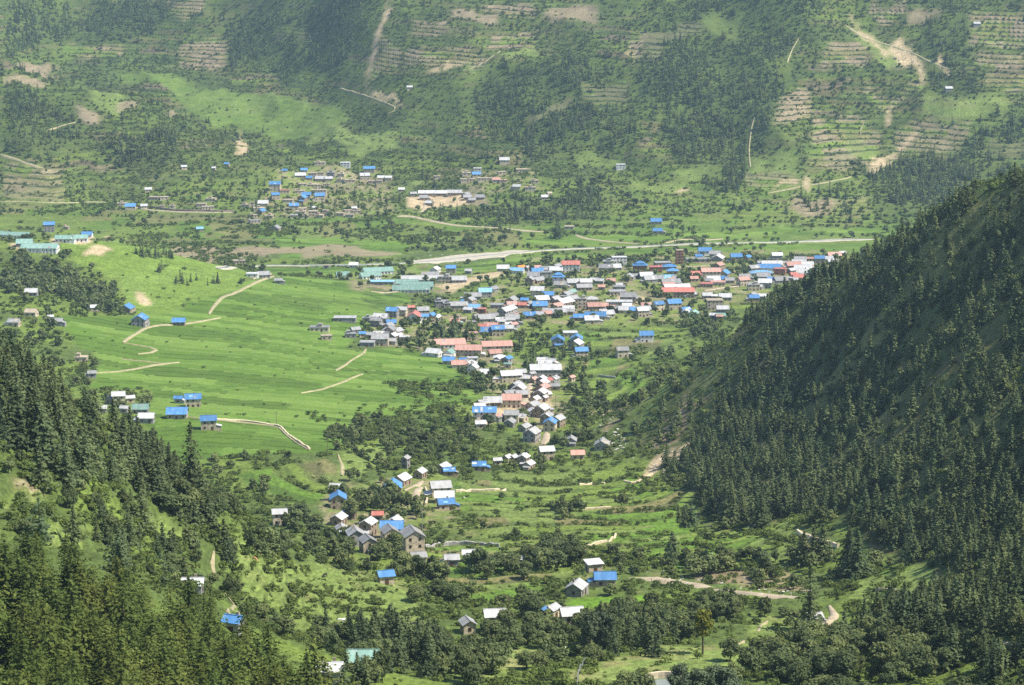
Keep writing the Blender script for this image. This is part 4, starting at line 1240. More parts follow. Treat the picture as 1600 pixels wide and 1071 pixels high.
def door_mesh():
    s = Shape(); s.box(-.62, .62, -.08, .04, 0, 2.05); s.box(-.50, .50, -.12, -.08, .05, 1.93, 1)
    return s.mesh('door', 'window_wood', 'window_wood')
DOOR = door_mesh()
def post_mesh():
    s = Shape(); s.box(-.16, .16, -.16, .16, 0, 1); return s.mesh('post', 'wall_w')
POST = post_mesh()

HL = []
for blk in HOUSES.split('@')[1:]:
    lines = blk.strip().split('\n'); hd = lines[0].split(); ox, oy, sc_ = map(float, hd[1:4])
    for ln in lines[1:]:
        p = [q.strip() for q in ln.split('|')]; f = p[0].split()
        if f[3] == 'xxx': continue
        HL.append(dict(area=hd[0], u=ox + float(f[0]) * sc_, v=oy + float(f[1]) * sc_, w=float(f[2]) * sc_, kind=f[3][0], roof=f[3][1], wall=f[3][2], yaw=math.radians(float(f[4])), st=int(f[5]),
                       label=p[1] if len(p) > 1 else None, short=p[2] if len(p) > 2 else None))
RH = rng(99)
for h in HL:
    k = h['kind']; tall = 2.8 * h['st'] + (0.3 if k in 'ft' else 1.2)
    v = h['v']
    for _ in range(3):
        x, y, z = ground_at(h['u'], v); v = h['v'] + tall * .85 * FOC / y[0] * .97
    d = y[0]; W = max(3.4, h['w'] * d / FOC * (1.04 if h['w'] > 18 else 1.18 if h['area'] in ('bazaar', 'eastend', 'fareast', 'old') else 1.1))
    ca, sa = abs(math.cos(h['yaw'])), abs(math.sin(h['yaw']))
    r = .86 if W < 14 else .62
    if not h['label']: h['yaw'] += RH.normal() * .14
    if W * r > 11: r = (16 if h['roof'] in 'ST' and W > 24 else 11) / W
    if sa > .5: r = .78
    if k == 't': r = 1.0
    L = W / (ca + r * sa); D = L * r
    h.update(x=float(x[0]), y=float(y[0]), z=float(z[0]), L=L, D=D, px=h['w'])
# small sheds between the crowded houses
fill = [h for h in HL if not h['label'] and h['area'] in ('bazaar', 'old', 'eastend', 'fareast', 'street') and h['y'] < 2250]
for i in range(56):
    a = fill[(i * 7) % len(fill)]; an = RH.uniform(0, 6.283); ds = a['L'] * .5 + 4.0
    x_, y_ = a['x'] + math.cos(an) * ds, a['y'] + math.sin(an) * ds * 1.3; z_ = float(height(x_, y_)[0]); u_, v_ = project(x_, y_, z_ + 3); Ls = RH.uniform(5, 7.8)
    HL.append(dict(area=a['area'], u=float(u_), v=float(v_), w=Ls * FOC / y_, kind='g', roof='WWGGGWS'[int(RH.integers(0, 7))], wall='bsgb'[int(RH.integers(0, 4))], yaw=a['yaw'] + RH.normal() * .5, st=1, label=None, short=None, x=x_, y=y_, z=z_, L=Ls, D=Ls * .75, px=Ls * FOC / y_))
# houses that would stand in one another are nudged apart
for _ in range(12):
    for i, a in enumerate(HL):
        for b_ in HL[i + 1:]:
            dx, dy = b_['x'] - a['x'], b_['y'] - a['y']
            need = .42 * (min(a['L'], a['D'] * 1.5) + min(b_['L'], b_['D'] * 1.5)); dd = math.hypot(dx, dy * 1.0)
            if dd < need:
                s_ = (need - dd) / (dd + .01) * .25; a['x'] -= dx * s_ * .5; a['y'] -= dy * s_; b_['x'] += dx * s_ * .5; b_['y'] += dy * s_
for h in HL: h['z'] = float(height(h['x'], h['y'])[0])
HOUSE_SPOTS = np.array([(h['x'] + o * math.cos(h['yaw']) * h['L'] * .3, h['y'] + o * math.sin(h['yaw']) * h['L'] * .3, h['D'] * .55 + 1.2) for h in HL for o in (-1, 0, 1)])
HOUSE_SPOTS = np.r_[HOUSE_SPOTS, np.array([(h['x'], h['y'] - h['D'] * .75, h['D'] * .45) for h in HL]), np.array([(h['x'], h['y'] - h['D'] * .6 - q, h['L'] * .42) for h in HL if h['area'] in ('hamlet', 'lower', 'farm', 'street') for q in ((4, 9) if h['wall'] == 'o' else (4, 9, 14))])]

# --- labels: those without one of their own are told by the nearest landmark
ROOFW = dict(W='pale metal', G='grey metal', B='bright blue', b='light blue', R='red', S='faded salmon', T='green', M='flat mud', O='orange')
ORD = ['', 'second ', 'third ', 'fourth ', 'fifth ', 'sixth ', 'seventh ', 'eighth ', 'ninth ', 'tenth ', 'eleventh ', 'twelfth ', 'thirteenth ', 'fourteenth ', 'fifteenth ', 'sixteenth ']
MARKS = [h for h in HL if h['short']]
def relation(du, dv):
    a = abs(du); b_ = abs(dv) * 1.6
    if a > 2.2 * b_: return 'right of' if du > 0 else 'left of'
    if b_ > 2.2 * a: return 'in front of' if dv > 0 else 'behind'
    return ('in front and ' if dv > 0 else 'behind and ') + ('right of' if du > 0 else 'left of')
told = {}
for h in HL:
    h['auto'] = not h['label']
    if h['label']: continue
    mk = min(MARKS, key=lambda q: (q['u'] - h['u']) ** 2 + ((q['v'] - h['v']) * 1.6) ** 2)
    kind = 'house' if h['kind'] != 'f' else 'flat house'
    key = (ROOFW[h['roof']], kind, relation(h['u'] - mk['u'], h['v'] - mk['v']), mk['short'])
    told.setdefault(key, []).append(((h['u'] - mk['u']) ** 2 + (h['v'] - mk['v']) ** 2, h))
for key, L in told.items():
    L.sort(key=lambda q: q[0])
    for i, (_, h) in enumerate(L):
        rf = key[0]
        what = ('flat roofed mud house' if h['roof'] == 'M' and h['kind'] == 'f' else f'{rf} flat roofed house' if h['kind'] == 'f' else f'{rf} roofed shed' if h['kind'] == 'g' and h['st'] == 1 and h['L'] < 8.2 else f'{rf} roofed house')
        h['label'] = f'{ORD[min(i, 15)]}{what} {key[2]} {key[3]}'.strip()

COUNT = {}
def build_house(h):
    L, D, st, kind = h['L'], h['D'], h['st'], h['kind']
    hw = 2.8 * st + (.5 if st == 1 else 0); rise = 0 if kind in 'ft' else min(.30 * D, 3.0)
    nm, cat = ('tower', 'tower') if kind == 't' else ('flat_roofed_house', 'flat-roofed house') if kind == 'f' else ('long_hall', 'hall') if L > 19 else ('shed', 'shed') if st == 1 and L < 8.2 and kind == 'g' and h['auto'] else ('house', 'house')
    COUNT[nm] = COUNT.get(nm, 0) + 1
    o = link(nm, None); o.location = (h['x'], h['y'], h['z']); o.rotation_euler = (0, 0, h['yaw']); o.empty_display_size = 2
    say(o, h['label'], cat, {'hamlet': 'houses of the hamlet', 'lower': 'houses near the dirt road', 'odd': 'houses standing alone', 'street': 'houses along the narrow street', 'old': 'houses of the old town', 'bazaar': 'houses of the bazaar', 'eastend': 'houses of the east town', 'fareast': 'houses by the wooded hill', 'village': 'houses of the far village', 'schoolside': 'houses by the far school', 'riverside': 'houses beyond the river', 'leftvillage': 'houses by the long wall', 'knolltop': 'buildings of the hilltop school', 'fieldedge': 'houses on the left field edge', 'farm': 'farm houses in the green field', 'westtown': 'buildings on the river plain', 'compound': 'buildings of the green roofed compound'}[h['area']])
    s = Shape(); x, y = L / 2, D / 2
    if kind == 'g':
        n = len(s.V)
        s.V += [(-x, -y, -3), (x, -y, -3), (x, y, -3), (-x, y, -3), (-x, -y, hw), (x, -y, hw), (x, y, hw), (-x, y, hw), (-x, 0, hw + rise), (x, 0, hw + rise)]
        s.F += [(0, 1, 5, 4), (1, 2, 6, 9, 5), (2, 3, 7, 6), (3, 0, 4, 8, 7)]; s.M += [0] * 4
    else: s.box(-x, x, -y, y, -3, hw)
    link('wall', s.mesh('wall', 'wall_' + h['wall']), o)
    rm = 'roof_' + h['roof']; ov = .55; s = Shape()
    if kind == 'g':
        t = rise / y; e = ov
        for sg in (-1, 1):
            sag = RH.normal() * .05
            q = [(-x - e, sg * (y + e), hw - t * e + .06), (x + e, sg * (y + e), hw - t * e + .06 + sag), (x + e, 0, hw + rise + .06), (-x - e, 0, hw + rise + .06)]
            s.slab(q if sg < 0 else q[::-1], .12)
        s.box(-x - e, x + e, -.16, .16, hw + rise + .03, hw + rise + .14)
        roof_ = link('roof', s.mesh('roof', rm), o)
    elif kind == 's':
        s.slab([(-x - ov, -y - ov, hw + .05), (x + ov, -y - ov, hw + .05), (x + ov, y + ov, hw + D * .16), (-x - ov, y + ov, hw + D * .16)], .14)
        link('roof', s.mesh('roof', rm), o)
    elif kind == 'h':
        tiers = 2 if st >= 3 else 1; rz = hw
        for k_ in range(tiers):
            f = 1 - .35 * k_; e = ov * 1.3; rs = min(D * .26, 2.2); a, b_ = (x + e) * f, (y + e) * f; top = max(a - b_, .3) * .9; base = hw + k_ * 1.7
            if k_: s.box(-a * .75, a * .75, -b_ * .75, b_ * .75, hw, base)
            P = [(-a, -b_, base), (a, -b_, base), (a, b_, base), (-a, b_, base)]; T = [(-top, 0, base + rs), (top, 0, base + rs)]
            s.face(P[0], P[1], T[1], T[0]); s.face(P[2], P[3], T[0], T[1]); s.face(P[1], P[2], T[1]); s.face(P[3], P[0], T[0]); s.face(*P[::-1])
        link('roof', s.mesh('roof', rm), o)
    else:
        e = .35 if kind == 'f' else .2
        s.box(-x - e, x + e, -y - e, y + e, hw, hw + .22)
        if kind == 't':
            for f in range(1, st): s.box(-x - .25, x + .25, -y - .25, y + .25, hw * f / st - .12, hw * f / st + .12)
            for px_ in (-1, 1):
                for py_ in (-1, 1): s.box(px_ * x - .2, px_ * x + .2, py_ * y - .2, py_ * y + .2, hw + .22, hw + 1.3)
        link('roof', s.mesh('roof', rm), o)
        if kind == 'f' and RH.random() < .55 and h['roof'] in 'MG' and L > 6:
            s = Shape(); w_ = min(L * .28, 3.2); cx = RH.uniform(-.25, .25) * L
            s.box(cx - w_ / 2, cx + w_ / 2, -y * .55, y * .55, hw + .22, hw + 2.1); s.box(cx - w_ / 2 - .3, cx + w_ / 2 + .3, -y * .55 - .3, y * .55 + .3, hw + 2.1, hw + 2.3, 1)
            link('roof_room', s.mesh('roof_room', 'wall_' + h['wall'], rm), o)
    # openings on the two walls turned to the valley's viewer side and on the sunny gable
    toc = np.array([-h['x'], -h['y']]); toc /= np.linalg.norm(toc); c, sn = math.cos(h['yaw']), math.sin(h['yaw'])
    sides = []
    for nx, ny, ln, off in ((0, -1, L, y), (0, 1, L, y), (1, 0, D, x), (-1, 0, D, x)):
        wx, wy = nx * c - ny * sn, nx * sn + ny * c
        if wx * toc[0] + wy * toc[1] > .12: sides.append((nx, ny, ln, off))
    near = h['px'] > 17; door = near
    for nx, ny, ln, off in sides:
        rot = math.atan2(ny, nx) + math.pi / 2
        n = max(1, int(ln / (2.9 if near else 3.6))); n = min(n, 9 if h['px'] > 40 else 5)
        if not near: n = min(n, 4 if h['px'] > 11 else 2)
        ww = .95 if near else 1.15
        for fl in range(st):
            zc = 2.8 * fl + 1.6
            for i in range(n):
                tpos = (i + .5) / n * ln - ln / 2
                if RH.random() < .10 and n > 2: continue
                p = (nx * (off + .03) + (-ny) * tpos * 1.0, ny * (off + .03) + nx * tpos, zc)
                if door and fl == 0 and i == n // 2 and ny == -1:
                    w_ = link('door', DOOR, o); w_.location = (p[0], p[1], .02); w_.rotation_euler = (0, 0, rot); door = False; continue
                w_ = link('window', WIN_FRAME if near else WIN, o)
                if near: link('pane', PANE, w_)
                w_.location = p; w_.rotation_euler = (0, 0, rot); w_.scale = (ww, 1, 1.15 if st > 1 or near else 1.0)
    if h['wall'] == 'w' and h['roof'] in 'TB' and L > 16:           # open verandas on posts
        n = int(L / 3)
        for i in range(n + 1):
            p = link('post', POST, o); p.location = (-x + i * L / n, -y - ov * .75, 0); p.scale = (1, 1, hw - rise / y * ov * .75 - .08)
    if kind == 'g' and L < 19 and h['px'] > 11 and RH.random() < .38:        # lean-to built on the end or along the front
        aw, ad, ah = min(L * .34, 3.4), D * RH.uniform(.5, .8), RH.uniform(1.9, 2.5); sd = 1 if RH.random() < .5 else -1
        s = Shape(); x0, x1 = sorted((sd * (x + .01), sd * (x + aw))); s.box(x0, x1, -y * .96, -y * .96 + ad, -3, ah)
        an = link('annex', s.mesh('annex', 'wall_' + h['wall']), o); s = Shape()
        xi, xo = sd * (x + .02), sd * (x + aw + .3); q = [(xi, -y * .96 - .3, ah + .75), (xo, -y * .96 - .3, ah + .08), (xo, -y * .96 + ad + .3, ah + .08), (xi, -y * .96 + ad + .3, ah + .75)]
        s.slab(q if sd > 0 else q[::-1], .1); link('annex_roof', s.mesh('annex_roof', 'roof_' + ('W', 'G', h['roof'])[int(RH.integers(0, 3))]), an)
    if kind == 'g' and h['px'] > 14 and RH.random() < .4:                     # sheets of another age let into the roof
        for _ in range(int(RH.integers(1, 4))):
            sg = -1 if RH.random() < .7 else 1; t = rise / y; cx = RH.uniform(-.42, .42) * L; pw = RH.uniform(.45, 1.4); y0, y1 = sorted(RH.uniform(.04, 1.0, 2)); y1 = max(y1, y0 + .3)
            f = lambda yy: (sg * yy * (y + ov * .8), hw + rise + .06 - t * yy * (y + ov * .8) + .035)
            (ya, za), (yb, zb) = f(min(y1, 1)), f(y0); s = Shape(); q = [(cx - pw, ya, za), (cx + pw, ya, za), (cx + pw, yb, zb), (cx - pw, yb, zb)]
            s.slab(q if sg < 0 else q[::-1], .03); link('roof_sheet', s.mesh('roof_sheet', 'roof_' + ('W', 'G', 'G', 'b' if h['roof'] in 'Bb' else 'M')[int(RH.integers(0, 4))]), roof_)
    if near and kind == 'g' and RH.random() < .35:
        s = Shape(); cx = RH.uniform(-.3, .3) * L; s.box(cx - .3, cx + .3, y * .25, y * .25 + .6, hw + rise * .4, hw + rise + .7)
        link('chimney', s.mesh('chimney', 'wall_b'), roof_)
    return o
for h in HL: build_house(h)
print([h['label'] for h in HL if len(h['label'].split()) > 16]); print('HOUSES', COUNT, len(set(h['label'] for h in HL)), len(HL))
GROW = {'spruce': [], 'pine': [], 'broad': [], 'bush': []}
RG = rng(2024)
def put(kind, x, y, s):
    GROW[kind].append(np.c_[x, y, np.broadcast_to(s, x.shape)])
def sample(x0, x1, y0, y1, spacing):
    n = int((x1 - x0) * (y1 - y0) / spacing ** 2)
    x = RG.uniform(x0, x1, n); y = RG.uniform(y0, y1, n)
    t = x / y; k = (t > -.30) & (t < .315)
    return x[k], y[k]
def scatter(kind, box, spacing, dens, smin, smax, track_gap=1.5, house_gap=1.0):
    x, y = sample(*box, spacing)
    p = dens(x, y); k = RG.random(len(x)) < p
    x, y = x[k], y[k]
    k = ~near_track(x, y, track_gap) & ~near_track(x, y + 4, track_gap) & ~near_track(x, y + 8, track_gap) & clear_of_houses(x, y, house_gap)
    if kind != 'bush': k &= ~near_track(x, y + 13, 0) & ~near_track(x, y + 18, 0)
    x, y = x[k], y[k]
    put(kind, x, y, smin + (smax - smin) * RG.random(len(x)) ** 1.3)
def zo(nm, x, y): return zone(nm, x, y).astype(float)
def frl(x, y, step, seed):
    z = height(x, y, Z0); k = (z + (fbm(x / 60, y / 60, seed, 2) - .5) * step * .9) / step
    return k - np.floor(k)
def cl(x, y, sc, seed, a, b): return sstep(fbm(x / sc, y / sc, seed, 3), a, b)

# right-hand spur
scatter('spruce', (80, 460, 460, 1480), 5.2, lambda x, y: zo('righthill', x, y) * (1 - zo('scree', x, y - 6)) * (1 - zo('scree', x, y)) * (.30 + .70 * cl(x, y, 26, 201, .34, .50)) * (1 - .88 * zo('hillstreaks', x, y)) * (1 - .45 * sstep(ridged((x * .1 + y) / 105, (x - y * .1) / 420, 21, 2), .7, .84)), .42, .90)
scatter('bush', (60, 460, 480, 1480), 4.0, lambda x, y: zo('righthill', x, y) * (1 - zo('scree', x, y)) * (.30 + .25 * zo('hillstreaks', x, y)), .45, 1.0)
scatter('spruce', (60, 330, 380, 800), 6.4, lambda x, y: zo('lowright', x, y) * cl(x, y, 30, 203, .40, .55), .45, .85)
scatter('broad', (60, 330, 380, 800), 7.0, lambda x, y: zo('lowright', x, y) * cl(x, y, 28, 205, .42, .6), .55, .95)
scatter('bush', (30, 330, 420, 900), 4.4, lambda x, y: zo('lowright', x, y) * .5 + .10, .4, 1.0)
# left-hand spur
scatter('spruce', (-330, -50, 420, 920), 6.0, lambda x, y: zo('lefthill', x, y) * (.35 + .65 * cl(x, y, 26, 207, .34, .50)), .5, .95)
scatter('broad', (-330, -50, 420, 920), 6.5, lambda x, y: zo('lefthill', x, y) * .45 + zo('leftslope', x, y) * (.12 + .40 * cl(x, y, 22, 209, .34, .55)) * (1 - .8 * zo('hillgreen', x, y)), .35, .7)
scatter('bush', (-330, -50, 400, 920), 3.6, lambda x, y: zo('lefthill', x, y) * .5 + zo('leftslope', x, y) * (1 - .8 * zo('hillgreen', x, y)) * (.5 + .5 * cl(x, y, 16, 211, .35, .6)), .35, 1.05)
scatter('spruce', (-200, -50, 420, 920), 11, lambda x, y: zo('leftslope', x, y) * .35, .4, .8)
scatter('pine', (-170, -20, 255, 620), 4.8, lambda x, y: zo('pines', x, y) * (.45 + .55 * cl(x, y, 18, 213, .34, .5)), .5, .92)
scatter('bush', (-170, 0, 255, 620), 4.0, lambda x, y: zo('pines', x, y) * .4, .5, 1.2)
# hedges and thickets of the valley
def valley_bush(x, y):
    f = frl(x, y, STEP_L, 83); edge = (np.abs(f - .74) < .13)
    lowz = np.clip(zo('low', x, y) + zo('pasture', x, y) + zo('townfield', x, y) + zo('hillgreen', x, y), 0, 1)
    opn = np.clip(zo('plateau', x, y) + zo('riverfield', x, y) + zo('strip', x, y) + zo('strip2', x, y) + zo('meadow', x, y) * .9 + zo('knoll', x, y) * .96 + zo('yard', x, y) + zo('scree', x, y), 0, 1)
    hill_ = np.clip(zo('righthill', x, y) + zo('lefthill', x, y) + zo('pines', x, y) + zo('leftslope', x, y), 0, 1)
    p = np.where(edge, .66 * cl(x, y, 22, 217, .32, .48), .015) * lowz + (1 - lowz) * (.06 + .48 * cl(x, y, 26, 215, .46, .62) + .30 * edge)
    p = p * (1 - opn) * (1 - hill_) * (1 - .55 * zo('town', x, y))
    return np.clip(p, 0, 1)
scatter('bush', (-330, 300, 520, 1320), 3.3, valley_bush, .42, 1.15, 1.0, .5)
scatter('bush', (-480, 420, 1320, 2300), 4.6, valley_bush, .5, 1.2, 1.0, .5)
scatter('bush', (-480, 420, 1200, 2300), 9, lambda x, y: .06 * zo('plateau', x, y), .25, .6)
scatter('bush', (-560, 560, 2250, 2640), 5.0, lambda x, y: np.clip(np.where(np.abs(frl(x, y, STEP_L, 83) - .74) < .18, .85, .05) * cl(x, y, 60, 219, .26, .42) * (1 - .93 * zo('riverfield', x, y)), 0, 1), .55, 1.4)
def valley_tree(x, y):
    opn = np.clip(sum(zo(k, x, y) for k in ('plateau', 'riverfield', 'strip', 'strip2', 'meadow', 'knoll', 'yard', 'pasture', 'townfield', 'scree')) + .93 * zo('low', x, y), 0, 1)
    hill_ = np.clip(zo('righthill', x, y) + zo('lefthill', x, y) + zo('pines', x, y) + zo('leftslope', x, y), 0, 1)
    return (.025 + .22 * cl(x, y, 34, 221, .54, .66)) * (1 - opn) * (1 - hill_) * (1 - .45 * zo('town', x, y)) + .06 * zo('town', x, y)
scatter('broad', (-330, 300, 520, 1320), 6.0, valley_tree, .38, .85, 1.5, 1.5)
scatter('broad', (-480, 420, 1320, 2300), 7.5, valley_tree, .5, .95, 1.5, 1.0)
scatter('broad', (-560, 560, 2250, 2650), 13, lambda x, y: .5 * cl(x, y, 70, 223, .45, .6) * (1 - .97 * zo('riverfield', x, y)), .5, 1.0)
scatter('broad', (-480, -150, 1500, 2150), 6.5, lambda x, y: zo('knollwood', x, y) * .8, .55, 1.0)
# tussocks and low scrub that roughen the near grass
scatter('bush', (-330, 330, 330, 1000), 2.6, lambda x, y: np.clip(.16 + .3 * zo('leftslope', x, y) + .2 * zo('lefthill', x, y) + .12 * zo('pasture', x, y) + .1 * zo('meadow', x, y) - zo('strip', x, y), 0, 1) * cl(x, y, 7, 231, .35, .6), .12, .40, 1.0, .5)
# far slopes: thickets along the contours, scattered trees, woods
def far_bush(x, y):
    f = frl(x, y, STEP_F, 81); edge = np.abs(f - .72) < .15
    opn = np.clip(zo('sidevalley', x, y) * .93 + zo('light', x, y) * .8 + zo('fallow', x, y) * .9 + zo('scree', x, y) + zo('yard', x, y) + zo('terrace', x, y) * .72, 0, 1)
    return np.clip(np.where(edge, .60, .12) + .42 * cl(x, y, 60, 225, .42, .60), 0, 1) * (1 - opn) * (1 - .35 * zo('town', x, y))
scatter('bush', (-800, 760, 2640, 3400), 4.1, far_bush, .4, 1.1, .5, .5)
scatter('bush', (-1000, 900, 3400, 4100), 5.5, far_bush, .5, 1.3, .5, .5)
def far_tree(x, y):
    opn = np.clip(zo('sidevalley', x, y) + zo('light', x, y) + zo('fallow', x, y) + zo('scree', x, y) + zo('yard', x, y) + zo('terrace', x, y) * .93, 0, 1)
    return np.clip(.02 + .22 * cl(x, y, 90, 227, .48, .62) , 0, 1) * (1 - opn) * (1 - .3 * zo('town', x, y))
scatter('broad', (-800, 760, 2640, 4000), 8.5, far_tree, .35, .8, .5, 1)
scatter('spruce', (-1000, 900, 2620, 4150), 6.4, lambda x, y: np.clip(zo('forest', x, y) * (.25 + .6 * cl(x, y, 60, 229, .36, .52)) + .035, 0, 1) * (1 - np.clip(zo('sidevalley', x, y) + zo('light', x, y) + zo('fallow', x, y) + zo('scree', x, y) + zo('yard', x, y) + zo('terrace', x, y) * .93, 0, 1)), .4, .85)

# clumps and single trees traced one by one: (column, row of the foot, spread in rows, number, kind, size range)
CLUMPS = '''
860 880 34 26 broad .75 1.15;800 900 22 7 broad .7 1.0;742 892 12 4 broad .8 1.1;690 905 24 6 broad .6 .9
1110 895 26 14 broad .55 .8;1060 890 26 8 broad .5 .8;1180 905 30 8 broad .5 .8
960 985 50 34 broad .62 .95;1040 985 45 30 broad .6 .9;860 1000 34 14 broad .6 .9;1120 960 40 18 broad .5 .8;1000 1000 60 26 spruce .45 .7
680 1040 50 22 spruce .55 .85;740 1050 40 14 broad .7 1.1;560 1010 45 14 spruce .5 .8;620 1000 40 12 spruce .5 .75;500 1000 40 8 broad .5 .8
1130 800 34 22 spruce .75 1.15;1165 815 30 16 spruce .8 1.2;1210 800 34 16 spruce .75 1.15;1080 820 14 5 spruce .5 .8;1055 875 14 3 spruce .6 .9
1270 880 20 4 spruce .7 1.0;1330 900 16 4 spruce .9 1.3;1340 1010 60 18 broad .7 1.0;1240 1050 60 16 broad .7 1.0;1300 1050 50 14 broad .8 1.05
1400 1000 60 22 spruce .6 .9;1480 980 60 22 spruce .6 .9
270 800 16 4 broad .9 1.2;310 800 24 6 broad .8 1.1;350 800 24 8 broad .7 1.0;250 770 20 5 spruce .8 1.1
700 525 20 9 spruce .9 1.2;735 530 24 10 broad .8 1.1;660 540 26 9 broad .8 1.1;630 510 20 6 broad .7 1.0;845 580 18 8 spruce .8 1.1;760 590 30 9 broad .7 1.1;900 560 40 12 broad .6 .9
840 540 30 10 broad .6 .9;1010 440 26 8 broad .7 1.0;1070 440 12 5 broad .9 1.2;1020 470 30 9 broad .7 1.0;960 420 30 9 broad .6 .9;920 505 22 7 broad .7 1.0;850 500 24 8 broad .7 1.0
1160 420 16 4 broad .7 1.0;858 412 6 2 broad 1.0 1.3;1080 500 30 12 broad .7 1.0;1100 520 40 16 broad .7 1.0;1040 600 40 16 broad .6 .9;900 600 40 18 broad .6 .9;930 640 40 16 broad .6 .9
760 335 30 20 broad .7 1.1;720 340 22 10 spruce .7 1.0;780 345 30 12 spruce .6 1.0;230 400 14 12 spruce .45 .8;260 402 12 8 spruce .4 .7;290 440 14 9 spruce .35 .6;330 440 14 6 spruce .35 .6;250 425 10 4 spruce .4 .6
870 372 8 2 spruce 1.1 1.4;1090 385 8 2 broad .9 1.2;600 690 50 30 broad .5 .8;660 700 50 26 broad .5 .75;720 690 40 16 broad .5 .7;640 610 12 10 bush .9 1.4;700 610 14 14 bush .9 1.4;740 610 20 12 broad .4 .6;690 640 20 16 bush .9 1.4
560 790 40 8 broad .8 1.1;600 790 30 7 broad .7 1.0;640 800 20 5 broad .8 1.0;475 820 30 12 broad .6 .9;420 860 40 14 broad .5 .8;520 860 40 12 broad .6 .9;590 870 20 5 broad .7 1.0;640 865 10 2 broad .9 1.1;880 800 24 16 broad .5 .75
540 680 30 16 broad .5 .8;900 690 14 5 broad .7 1.0;800 1010 30 8 broad .7 1.0;640 900 24 5 broad .8 1.1;690 940 30 8 broad .6 .9;840 965 16 4 broad 1.0 1.25;60 690 50 10 spruce .9 1.2
600 655 50 34 bush .7 1.3;680 658 46 34 bush .7 1.3;745 655 24 20 bush .7 1.3;500 652 20 10 bush .6 1.0;690 612 46 40 bush .8 1.4;640 606 24 20 bush .7 1.2;560 1050 30 12 spruce .4 .6;545 1075 20 6 spruce .45 .65;590 1060 20 8 broad .5 .8;303 930 7 9 broad .4 .6;292 926 6 6 bush 1.0 1.5;368 986 8 9 broad .4 .6;1300 330 60 24 spruce .6 1.0;200 240 40 16 broad .8 1.2;330 300 60 14 broad .7 1.1;850 330 50 24 broad .7 1.1;930 300 60 20 broad .7 1.1;560 330 30 8 broad .7 1.0
'''
for s in CLUMPS.replace('\n', ';').split(';'):
    if not s.strip(): continue
    f = s.split(); u, v, sp, n = map(float, f[:4]); kind = f[4]; a, b_ = float(f[5]), float(f[6])
    n = int(n); x, y, z = ground_at(u + RG.normal(size=n) * sp * .62, v + RG.normal(size=n) * sp * .22)
    cx, cyy, cz = ground_at(u, v)
    k = (np.abs(y - cyy[0]) < cyy[0] * .12) & ~near_track(x, y, .8) & clear_of_houses(x, y, .5)
    put(kind, x[k], y[k], a + (b_ - a) * RG.random(k.sum()))

# hedges along single terrace edges
for s, kind, gap_, a, b_ in (('385,862 400,880 430,905 470,925 520,935 600,945', 'bush', 2.2, .45, .95), ('395,912 440,930 500,945 560,955 640,958', 'bush', 2.6, .4, .85), ('345,900 380,935 420,955 470,968', 'bush', 2.0, .5, 1.1), ('360,845 400,870 440,885 480,896', 'bush', 2.4, .5, 1.0),
                             ('470,915 540,922 620,926', 'bush', 3.4, .35, .7), ('1000,860 1060,851 1120,857', 'bush', 2.0, .5, 1.1), ('1090,884 1150,874 1245,880', 'broad', 3.4, .4, .7), ('950,800 1060,797', 'bush', 2.4, .5, 1.0), ('1095,843 1190,836 1240,846', 'bush', 2.0, .5, 1.1), ('880,778 960,772 1050,766', 'bush', 2.4, .5, 1.0),
                             ('860,820 960,818 1040,816', 'bush', 3, .4, .9), ('900,845 960,838 1040,835', 'bush', 2.6, .4, .9), ('820,760 900,752 1000,748', 'bush', 2.4, .5, 1.1), ('600,600 660,604 720,600 752,612', 'bush', 2.2, .7, 1.3), ('545,690 600,672 680,668 760,662', 'bush', 2.0, .7, 1.3), ('800,530 880,522 960,530 1060,526', 'bush', 3, .6, 1.2), ('880,566 960,556 1040,552', 'bush', 3, .6, 1.2), ('960,590 1010,580 1060,575', 'bush', 3, .6, 1.2)):
    P = track_line(s, gap_); P = P + RG.normal(size=P.shape) * [.8, 1.4]; k = RG.random(len(P)) < .8; P = P[k & clear_of_houses(P[:, 0], P[:, 1], .3)]
    put(kind, P[:, 0], P[:, 1], a + (b_ - a) * RG.random(len(P)))
# keep apart what would grow into one another, drop what the ridges hide, then pick the largest
HT = {'spruce': 15.0, 'pine': 17.0, 'broad': 9.0, 'bush': 2.6}
def seen(x, y, s, kind):
    z = height(x, y); h = HT[kind] * s
    u0, v0 = project(x, y, z + h * .9); u1, v1 = project(x, y, z)
    inside_ = (u1 > -160) & (u1 < 1860) & (v0 < 1110) & (v1 > -40)
    ok = np.zeros(len(x), bool)
    i = np.where(inside_)[0]
    for a in range(0, len(i), 4000):
        j = i[a:a + 4000]; gx, gy, gz = ground_at(u0[j], v0[j]); ok[j] = (gy > y[j] - y[j] * .03) | (u0[j] > 1600) & (y[j] < 1500)
    return z, (v1 - v0), ok, (u1 > 0) & (u1 < 1600) & (v0 < 1071) & (v1 > 0)
PLACED = {}
for kind in GROW:
    A = np.concatenate(GROW[kind]); x, y, s = A.T
    z, size, ok, infr = seen(x, y, s, kind)
    k = ok; PLACED[kind] = np.c_[x, y, z, s, size * infr][k]
    print('GROW', kind, len(x), k.sum())
    del A

def plant(name, meshes, loc, scale, rot, label, category, group):
    e = link(name, None); e.location = loc; e.scale = scale; e.rotation_euler = (0, 0, rot)
    e.empty_display_size = .5
    say(e, label, category, group)
    link('crown', meshes[0], e); link('trunk', meshes[1], e)
    return e

